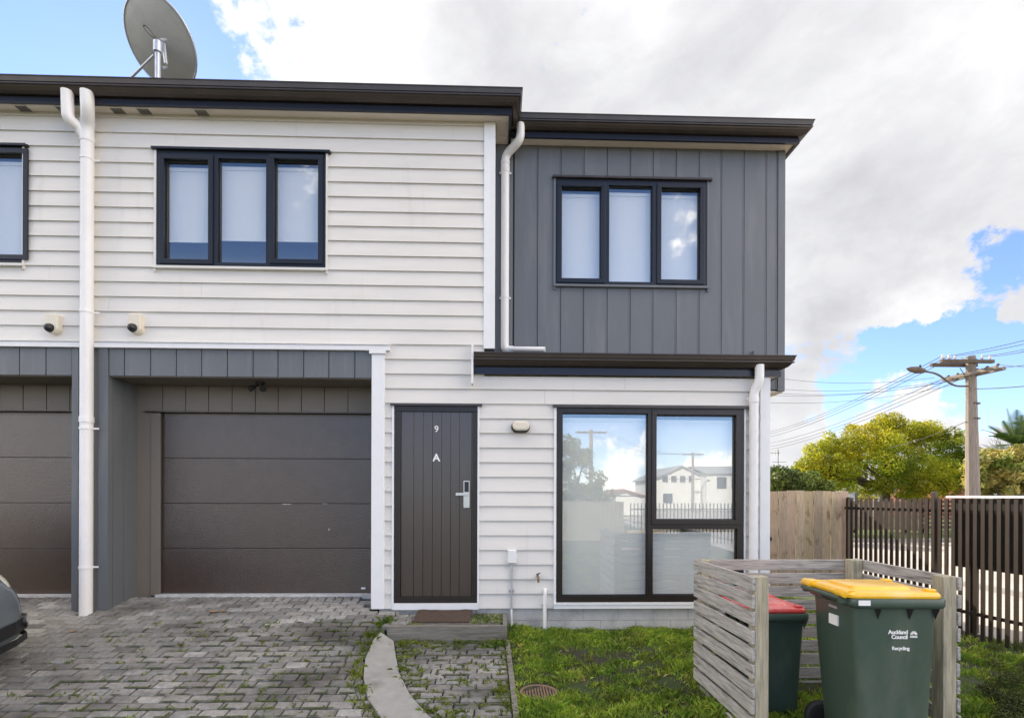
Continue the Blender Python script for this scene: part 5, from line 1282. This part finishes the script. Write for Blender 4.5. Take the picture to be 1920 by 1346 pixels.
def crown_blobs(outline, Y, depth, n, smin_, smax_, seed):
    """clumps filling a crown: outline = (px, top, bottom) columns measured on the photo at distance Y"""
    rr_ = random.Random(seed); out = []
    for _ in range(n):
        i = rr_.randrange(len(outline)-1); t = rr_.random()
        a, b = outline[i], outline[i+1]; px = a[0]+(b[0]-a[0])*t; top = a[1]+(b[1]-a[1])*t; bot = a[2]+(b[2]-a[2])*t
        s_ = rr_.uniform(smin_, smax_); sp = s_*F/Y
        u_ = rr_.random()
        py = top+sp*.8+(bot-top-sp*1.6)*u_ if bot-top > sp*1.6 else (top+bot)/2
        dy = rr_.uniform(-1, 1)*depth*math.sqrt(max(.05, 1-((px-(outline[0][0]+outline[-1][0])/2)/((outline[-1][0]-outline[0][0])/2))**2))*(0.35+0.65*math.sqrt(u_))
        q = P(px, py, Y); out.append(((q.x, Y+dy, q.z), (s_, s_, s_*.8), s_**2))
    return out
Yt = 26
ol = [(1502, 868, 905), (1520, 832, 930), (1550, 808, 935), (1590, 792, 930), (1618, 788, 940), (1640, 770, 945), (1668, 764, 948), (1690, 776, 945), (1712, 772, 940), (1735, 792, 940), (1762, 788, 938), (1790, 790, 932), (1806, 820, 915), (1814, 860, 900)]
bl_ = crown_blobs(ol, Yt, 2.6, 230, .26, .72, 3)
c = P(1660, 935, Yt)
tree('broadleaf_tree', 'broad golden green tree left of the power pole', (c.x, Yt, 0.1), 2.2, bl_, 90000, .11, 'treelit', 'trees across the road', trunk_r=.22, tintr=(.55, 1.35), up=.3)
c = P(1728, 930, 25.5)
mb = MB()
ol = [(1425, 885, 935), (1450, 873, 935), (1475, 870, 935), (1492, 880, 935), (1505, 892, 935)]
c = P(1465, 930, 21)
tree('evergreen_tree', 'dark round evergreen just right of the house wall', (c.x, 21, 0.1), .9, crown_blobs(ol, 21, 1.0, 45, .25, .5, 5), 12000, .13, 'treedark', 'trees across the road', trunk_r=.1)
ol = [(1480, 900, 935), (1500, 872, 935), (1515, 868, 935), (1535, 880, 935), (1550, 895, 935)]
c = P(1515, 930, 22.5)
tree('evergreen_tree', 'small light green bushy tree in front of the golden tree', (c.x, 22.5, 0.1), .9, crown_blobs(ol, 22.5, .7, 30, .2, .4, 6), 7000, .12, 'weed', 'trees across the road', trunk_r=.08)
ol = [(1828, 860, 935), (1845, 838, 935), (1870, 828, 935), (1900, 832, 935), (1930, 840, 935), (1960, 850, 935), (1990, 870, 935)]
c = P(1900, 930, 20.5)
tree('large_leaved_shrub', 'bronze and cream large leaved shrub right of the power pole', (c.x, 20.5, 0.1), 1.0, crown_blobs(ol, 20.5, 1.4, 90, .25, .5, 8), 15000, .20, 'treegold', 'trees across the road', 'shrub', trunk_r=.1, asp=.45, tintr=(.7, 1.4))
# more greenery far off, closing the horizon
ol = [(1590, 905, 940), (1640, 898, 940), (1700, 902, 940), (1760, 900, 940), (1800, 895, 940)]
c = P(1700, 930, 44)
tree('hedge', 'distant hedge behind the golden tree', (c.x, 44, 0.1), .8, crown_blobs([(a, b+14, d) for a, b, d in ol], 44, 1.0, 30, .4, .7, 9), 4000, .25, 'treedark', None, 'hedge')
# palm
Yq = 24; c = P(1908, 836, Yq); t = thing('palm_tree', (c.x, Yq, 0.1), 'palm tree rising behind the bronze shrub at the right edge', 'palm')
mb = MB(); mb.tube([(c.x, Yq, 0), (c.x+.05, Yq, c.z*.5), (c.x, Yq, c.z)], [.28, .22, .2], 12); mb.build('trunk', 'bark', t, smooth=True)
VV = []; TT = []
for k in range(34):
    az = 2*math.pi*k/34+rnd.uniform(-.1, .1); el = R(rnd.choice([72, 50, 30, 12, -5])+rnd.uniform(-8, 8)); Lp = rnd.uniform(1.6, 2.1)
    d = Vector((math.cos(az)*math.cos(el), math.sin(az)*math.cos(el), math.sin(el))); sd = Vector((-math.sin(az), math.cos(az), 0))
    for i in range(34):
        u_ = (i+1)/34; p = c+d*(Lp*u_)+Vector((0, 0, -.75*u_*u_*math.cos(el)))
        for s_ in (-1, 1):
            l = .40*math.sin(math.pi*min(1, u_*.9+.08))+.05; e_ = p+(sd*s_*.75+d*.6+Vector((0, 0, -.12))).normalized()*l; w = d*.022
            VV += [p-w, p+w, e_+w*.2, e_-w*.2]; x_ = rnd.uniform(.7, 1.3); TT.append((x_, x_, x_))
npmesh('fronds', np.array([list(v) for v in VV]), 4, 'palm', t, np.array(TT))
# bare trees
def bare(px, ptop, pbase, Y, lb, spread, seed):
    r_ = random.Random(seed); b = P(px, pbase, Y); tp = P(px, ptop, Y); H_ = tp.z-0.1
    t = thing('bare_tree', (b.x, Y, 0.1), lb, 'tree', 'leafless trees beyond the road'); mb = MB()
    def br(p, d, l, r, k):
        q = p+d*l; mb.tube([p, q], [r, r*.7], 4 if k else 6, cap=False)
        if k >= 5: return
        for _ in range(3 if k < 4 else 2):
            nd = (d+Vector((r_.uniform(-1, 1), r_.uniform(-1, 1), r_.uniform(-.3, .6)))*spread).normalized(); br(q, nd, l*r_.uniform(.62, .85), r*.62, k+1)
    br(Vector((b.x, Y, 0)), Vector((0, 0, 1)), H_*.27, .07, 0); mb.build('branches', 'twig', t)
bare(1548, 800, 930, 34, 'leafless tree showing above the left of the golden tree', .55, 2)
bare(1886, 775, 930, 33, 'tall leafless tree behind the palm', .50, 4)
bare(1664, 790, 930, 38, 'leafless tree behind the top of the golden tree', .4, 6)

# ------------------------------------------------------------------ power pole, street lamp, wires
Yp_ = 19.0; p0 = P(1824, 930, Yp_); p1 = P(1820, 668, Yp_)
t = thing('power_pole', (p0.x, Yp_, 0.1), 'weathered power pole with two crossarms and many insulators', 'power pole')
mb = MB(); mb.tube([(p0.x, Yp_, 0), (p0.x, Yp_, 1.6), (p1.x, Yp_, p1.z)], [.25, .23, .155], 10); mb.build('pole', 'pole', t)
arms = []
a0, a1 = P(1764, 677, Yp_-.2), P(1862, 675.5, Yp_-.2); mb = MB()
mb.box(a0.x, a1.x, Yp_-.27, Yp_-.15, a0.z-.06, a0.z+.06); arm1 = mb.build('crossarm', 'arm', t)
mb = MB(); mb.box(a0.x-.02, a1.x-.25, Yp_+.15, Yp_+.27, a0.z-.10, a0.z+.02); mb.build('crossarm', 'arm', t)
b0, b1 = P(1774, 713, Yp_+.9), P(1877, 688, Yp_-1.1); dd = (b1-b0).normalized(); sd = Vector((-dd.y, dd.x, 0)).normalized()*.06
for z_, sh in ((0, -.16), (-.02, .16)):
    mb = MB(); off = Vector((-dd.y, dd.x, 0)).normalized()*sh
    zc_ = (b0.z+b1.z)/2+z_; A_, B_ = Vector((b0.x, b0.y, zc_))+off, Vector((b1.x, b1.y, zc_))+off
    mb.hexa([A_-sd-Vector((0, 0, .06)), B_-sd-Vector((0, 0, .06)), B_+sd-Vector((0, 0, .06)), A_+sd-Vector((0, 0, .06))], [A_-sd+Vector((0, 0, .06)), B_-sd+Vector((0, 0, .06)), B_+sd+Vector((0, 0, .06)), A_+sd+Vector((0, 0, .06))]); mb.build('crossarm', 'pole', t)
ins1 = []
for px in (1767, 1779, 1791, 1842, 1857):
    q = P(px, 672, Yp_-.21); mb = MB(); mb.lathe([(.02, -.06), (.02, .04), (.055, .05), (.06, .09), (.035, .11), (.045, .15), (.03, .18)], (q.x, Yp_-.21, a0.z+.06), n=12); mb.build('insulator', 'porc', t, smooth=True); ins1.append(Vector((q.x, Yp_-.21, a0.z+.2)))
ins2 = []
for k in range(6):
    u_ = .05+.18*k; q = Vector((b0.x, b0.y, (b0.z+b1.z)/2))+Vector((b1.x-b0.x, b1.y-b0.y, 0))*u_; mb = MB(); mb.lathe([(.018, .0), (.018, .04), (.045, .05), (.05, .09), (.03, .12)], (q.x, q.y, q.z+.05), n=10); mb.build('insulator', 'arm', t, smooth=True); ins2.append(q+Vector((0, 0, .14)))
for k in range(4):
    q = P(1800+k*8, 664, Yp_); mb = MB(); mb.tube([(q.x, Yp_-.2, a0.z+.05), (q.x+.05, Yp_, a0.z+.2)], .02, 6); mb.build('cable_lug', 'black', t)
mb = MB()
for z_ in (757, 785): q = P(1822, z_, Yp_); mb.lathe([(.215, -.02), (.225, -.02), (.225, .02), (.215, .02)], (p0.x, Yp_, q.z), n=12)
mb.build('pole_band', 'arm', t)
mb = MB(); mb.tube([P(1800, 690, Yp_-.2), P(1815, 712, Yp_-.15)], .015, 5); mb.tube([P(1842, 690, Yp_-.2), P(1829, 706, Yp_-.15)], .015, 5); mb.build('arm_stay', 'arm', t)
t = thing('street_lamp', tuple(P(1812, 724, Yp_-.2)), 'street lamp on a curved arm fixed to the power pole', 'street lamp')
mb = MB(); mb.tube(bend([P(1815, 724, Yp_-.1), P(1788, 724, Yp_-.3), P(1757, 700, Yp_-.6), P(1732, 696, Yp_-.8)], .35, 6), [.035]*20 if False else .035, 8); mb.build('lamp_arm', 'arm', t, smooth=True)
l0, l1 = P(1736, 696, Yp_-.8), P(1700, 691, Yp_-1.1); d = (l1-l0)
mb = MB(); mb.tube([l0, l0+d*.15, l0+d*.45, l0+d*.8, l1], [.04, .09, .13, .09, .02], 12); mb.build('lamp_head', 'arm', t, smooth=True)
q = l0+d*.3; mb = MB(); mb.tube([q+Vector((0, 0, .08)), q+Vector((0, 0, .20))], .035, 8); mb.build('light_sensor', 'black', t, smooth=True)
def wire(a, b, sag, lb, r=.011, group='overhead wires'):
    a, b = Vector(a), Vector(b); n = 22; pts = [a+(b-a)*(i/n)-Vector((0, 0, 4*sag*(i/n)*(1-i/n))) for i in range(n+1)]
    mb = MB(); mb.tube(pts, r, 5, cap=False); tag(mb.build('overhead_wire', 'wire'), lb, 'wire', group)
far_z = [(1380, 816, 60), (1380, 820, 60), (1380, 826, 60), (1380, 834, 60), (1380, 842, 60), (1380, 848, 60)]
lbl = 'thin black overhead wires running down left from the crossarms of the power pole'
for k, (s_, e) in enumerate(zip([ins1[0], ins1[1], ins1[2], ins2[0], ins2[2], ins2[4]], far_z)): wire(s_, P(*e), .9, lbl, .014, 'wires running left from the power pole')
lbl = 'thin black overhead wires running from the power pole to the right edge'
for k, (s_, e) in enumerate(zip([ins1[1], ins1[2], ins1[3], ins1[4], ins2[3], ins2[5]], [(1960, 628, 16), (1960, 636, 15.5), (1960, 645, 15), (1960, 650, 15), (1960, 678, 15), (1960, 686, 15)])): wire(s_, P(*e), .05, lbl, .011, 'wires running right from the power pole')
wire(P(1829, 729, Yp_-.2), P(1960, 720, 15), .03, 'single thick wire low on the right side of the power pole', .016)
lbl = 'faint overhead wires sagging from the house side to the power pole'
for e, s_ in (((1400, 699, 22), (1752, 708, 19.5)), ((1400, 722, 22), (1770, 714, 19.5)), ((1400, 732, 22), (1776, 716, 19.5)), ((1400, 738, 22), (1790, 712, 19.5)), ((1400, 752, 22), (1785, 722, 19.5))):
    wire(P(*e), P(*s_), .33, lbl, .007, 'wires running from the house to the pole')
wire(P(1655, 842, 24), P(1812, 790, 19), .12, 'pale service wire crossing in front of the golden tree', .012)
# television aerial behind the fence
q = P(1459, 868, 24); t = thing('television_aerial', (q.x, 24, q.z-.6), 'thin television aerial beyond the fence beside the house corner', 'aerial')
mb = MB(); mb.tube([P(1459, 930, 24), P(1459, 842, 24)], .014, 6); mb.build('mast', 'wire', t)
mb = MB(); mb.tube([P(1440, 849, 24), P(1462, 849, 24)], .009, 5); mb.tube([P(1448, 866, 24), P(1474, 866, 24)], .009, 5)
for px in (1442, 1448, 1454, 1460): mb.tube([P(px, 845, 24.1), P(px, 853, 23.9)], .006, 5)
mb.build('aerial_elements', 'wire', t)

# ------------------------------------------------------------------ across the road: fences and houses
def rail_fence(name, lb, x0, x1, Y, z, boards_, m, group=None):
    t = thing(name, ((x0+x1)/2, Y, 0.1), lb, 'fence', group)
    mb = MB(); x = x0
    if boards_ == 'v':
        while x < x1: tn = rnd.uniform(.7, 1.3); mb.box(x, x+.13, Y, Y+.02, .15, z+rnd.uniform(-.02, .02), (tn, tn, tn)); x += .16
    else:
        for k in range(7): tn = rnd.uniform(.7, 1.3); mb.box(x0, x1, Y, Y+.02, .2+k*.19, .2+k*.19+.14, (tn, tn, tn))
    mb.build('boards', m, t)
    x = x0+.05; k = 0
    while x < x1 and k < 40: mb = MB(); mb.box(x, x+.1, Y+.022, Y+.12, 0, z); mb.build('post', 'farfence', t); x += 2.4; k += 1
    return t
xa_, xb_ = P(1400, 930, 22).x, P(1722, 930, 22).x
rail_fence('paling_fence', 'brown paling fence across the road below the golden tree', xa_, xb_, 22, 1.42, 'v', 'farfence')
rail_fence('rail_fence', 'horizontal board fence across the road below the power pole', xb_+.15, P(1990, 930, 22).x, 22, 1.45, 'h', 'farfence')
def simple_house(name, lb, x0, x1, y0, y1, h, roof, wall, rm, ridge='x', win=None, z0=0.0, face=-1, eave_=.4):
    t = thing(name, ((x0+x1)/2, (y0+y1)/2, z0), lb, 'house')
    mb = MB(); mb.box(x0, x1, y0, y1, z0-.1, h)
    mb.build('wall', wall, t)
    mb = MB(); e = eave_
    if ridge == 'x':
        ym = (y0+y1)/2
        pr = [(y0-e, h-.05), (ym, h+roof), (y1+e, h-.05), (y1+e, h-.2), (ym, h+roof-.15), (y0-e, h-.2)]
        n = len(pr); vs = [(x0-e, a, b) for a, b in pr]+[(x1+e, a, b) for a, b in pr]
    else:
        xm = (x0+x1)/2
        pr = [(x0-e, h-.05), (xm, h+roof), (x1+e, h-.05), (x1+e, h-.2), (xm, h+roof-.15), (x0-e, h-.2)]
        n = len(pr); vs = [(a, y0-e, b) for a, b in pr]+[(a, y1+e, b) for a, b in pr]
        g = MB(); yf = y0 if face < 0 else y1; g.poly([(x0, yf, h-.1), (x1, yf, h-.1), (xm, yf, h+roof-.16), (x0, (y0+y1)/2, h-.1), (x1, (y0+y1)/2, h-.1), (xm, (y0+y1)/2, h+roof-.16)], [(0, 1, 2), (3, 5, 4), (0, 2, 5, 3), (1, 4, 5, 2), (0, 3, 4, 1)]); g.build('gable', wall, t)
    mb.poly(vs, [(0, 1, 4, 5), (1, 2, 3, 4), (n+5, n+4, n+1, n), (n+4, n+3, n+2, n+1)]+[(i, i+n, (i+1) % n+n, (i+1) % n) for i in range(n)]); mb.build('roof', rm, t)
    yf = y0-.03 if face < 0 else y1+.03
    for (wx0, wx1, wz0, wz1) in (win or []):
        mb = MB(); mb.box(wx0-.06, wx1+.06, yf-.02*face*-1 if face > 0 else yf, yf+.03, wz0-.06, wz1+.06); w = mb.build('window', 'white', t)
        mb = MB(); y_ = yf-.035 if face < 0 else yf+.045
        mb.box(wx0, wx1, y_, y_+.01, wz0, wz1); mb.build('pane', 'carglass', w)
    return t
q0, q1 = P(1585, 930, 42).x, P(1668, 930, 42).x
simple_house('bungalow', 'white bungalow glimpsed below the left side of the golden tree', q0, q1, 42, 50, 2.3, .9, 'housewhite', 'greyroof', 'x', [(q0+.8, q0+2.2, 1.0, 2.0), (q0+3.0, q0+3.8, 1.0, 2.0)])
q0, q1 = P(1700, 930, 46).x, P(1790, 930, 46).x
simple_house('bungalow', 'white bungalow glimpsed left of the power pole below the golden tree', q0, q1, 46, 54, 2.4, .5, 'housewhite', 'redroof', 'x', [(q0+1, q0+2.4, 1.1, 2.1)])
q0, q1 = P(1788, 930, 40).x, P(1815, 930, 40).x
simple_house('brick_house', 'red brick house end close to the left of the power pole', q0, q1, 40, 48, 3.0, .7, 'brick', 'greyroof', 'y', [])
q0, q1 = P(1832, 930, 48).x, P(1990, 930, 48).x
simple_house('bungalow', 'white bungalow behind the bronze shrub', q0, q1, 48, 56, 3.1, 1.0, 'housewhite', 'greyroof', 'x', [(q0+2, q0+3.5, 1.0, 2.2)])

# ------------------------------------------------------------------ the street at the photographer's back, seen in the large window
def RP(px, py, Yv):                       # point whose mirror image in the window stands at (px, py)
    q = P(px, py, Yv); return Vector((q.x, 2*Y0-Yv, q.z))
a, b = RP(1228, 950, 62), RP(1292, 950, 62); c_ = RP(1260, 897, 62); rz = RP(1250, 872, 62)
simple_house('gabled_house', 'two storey pale gabled house across the street behind the viewer', a.x, b.x+2.2, a.y-9, a.y, c_.z, rz.z-c_.z, 'housewhite', 'greyroof', 'y', [(a.x+.9+1.1*k, a.x+1.6+1.1*k, 3.4, 4.2) for k in range(4)]+[(a.x+1.0, a.x+2.2, .8, 2.0)], face=1)
a, b = RP(1325, 950, 60), RP(1420, 950, 60)
simple_house('gabled_house', 'wide cream house right of the gabled house behind the viewer', a.x, b.x, a.y-9, a.y, RP(1350, 885, 60).z, 1.0, 'housewhite', 'greyroof', 'x', [(a.x+1.2+1.8*k, a.x+2.4+1.8*k, 2.6, 4.0) for k in range(3)], face=1)
a, b = RP(1130, 950, 45), RP(1205, 950, 45)
simple_house('low_shed', 'low red roofed shed behind the viewer', a.x, b.x, a.y-6, a.y, 1.7, .6, 'housewhite', 'redroof', 'y', [], face=1)
def ref_pole(px, ptop, Yv, lb):
    q = RP(px, 930, Yv); tp = RP(px, ptop, Yv); t = thing('power_pole', (q.x, q.y, 0), lb, 'power pole')
    mb = MB(); mb.tube([(q.x, q.y, -.1), (q.x, q.y, tp.z)], [.2, .14], 8); mb.build('pole', 'pole', t)
    mb = MB(); mb.box(q.x-1.25, q.x+1.25, q.y-.06, q.y+.06, tp.z-.30, tp.z-.18); mb.build('crossarm', 'arm', t)
    for k in (-1.1, -.6, .6, 1.1): mb = MB(); mb.lathe([(.03, 0), (.06, .05), (.04, .14)], (q.x+k, q.y, tp.z-.18), n=8); mb.build('insulator', 'porc', t)
    return tp
w1 = ref_pole(1108, 805, 40, 'tall power pole behind the viewer left of the gabled house'); w2 = ref_pole(1299, 848, 56, 'power pole in front of the gabled house behind the viewer')
for k in (-1.1, -.6, .6, 1.1): wire(w1+Vector((k, 0, -.05)), w2+Vector((k, 0, -.05)), .8, 'overhead wires strung between the two poles behind the viewer', .012, 'wires between the poles behind the viewer')
rb = random.Random(5); bl_ = []
for _ in range(70):
    px = rb.uniform(1030, 1135); top = 808 if px < 1085 else 808+(px-1085)*2.2; py = rb.uniform(top+10, 945); q = RP(px, py, 30); s_ = rb.uniform(.3, .55); bl_.append(((q.x, q.y+rb.uniform(-1.2, 1.2), q.z), (s_, s_, s_), 1))
q = RP(1075, 930, 30)
tree('broadleaf_tree', 'grey green bushy tree behind the viewer', (q.x, q.y, 0), 1.5, bl_, 12000, .16, 'treedark', None, trunk_r=.15)
q0, q1 = RP(1030, 950, 18).x, RP(1168, 950, 18).x
t = thing('board_fence', ((q0+q1)/2, 2*Y0-18, 0), 'grey board fence behind the viewer', 'fence')
mb = MB(); x = q0
while x < q1: mb.box(x, x+.145, 2*Y0-18, 2*Y0-17.98, 0, 1.42); x += .15
mb.build('boards', 'oldwood', t)
mb = MB(); mb.box(q0, q1, 2*Y0-18.08, 2*Y0-18.02, .5, .6); mb.build('rail', 'oldwood', t)
t = thing('picket_fence', (q1+2, 2*Y0-17, 0), 'dark picket fence along the street behind the viewer', 'fence')
mb = MB(); x = q1
while x < q1+9: mb.box(x, x+.03, 2*Y0-17, 2*Y0-16.97, 0, 1.38); x += .125
mb.build('pickets', 'fencedark', t)
mb = MB(); mb.box(q1, q1+9, 2*Y0-17.03, 2*Y0-17.0, 1.15, 1.19); mb.build('rail', 'fencedark', t)
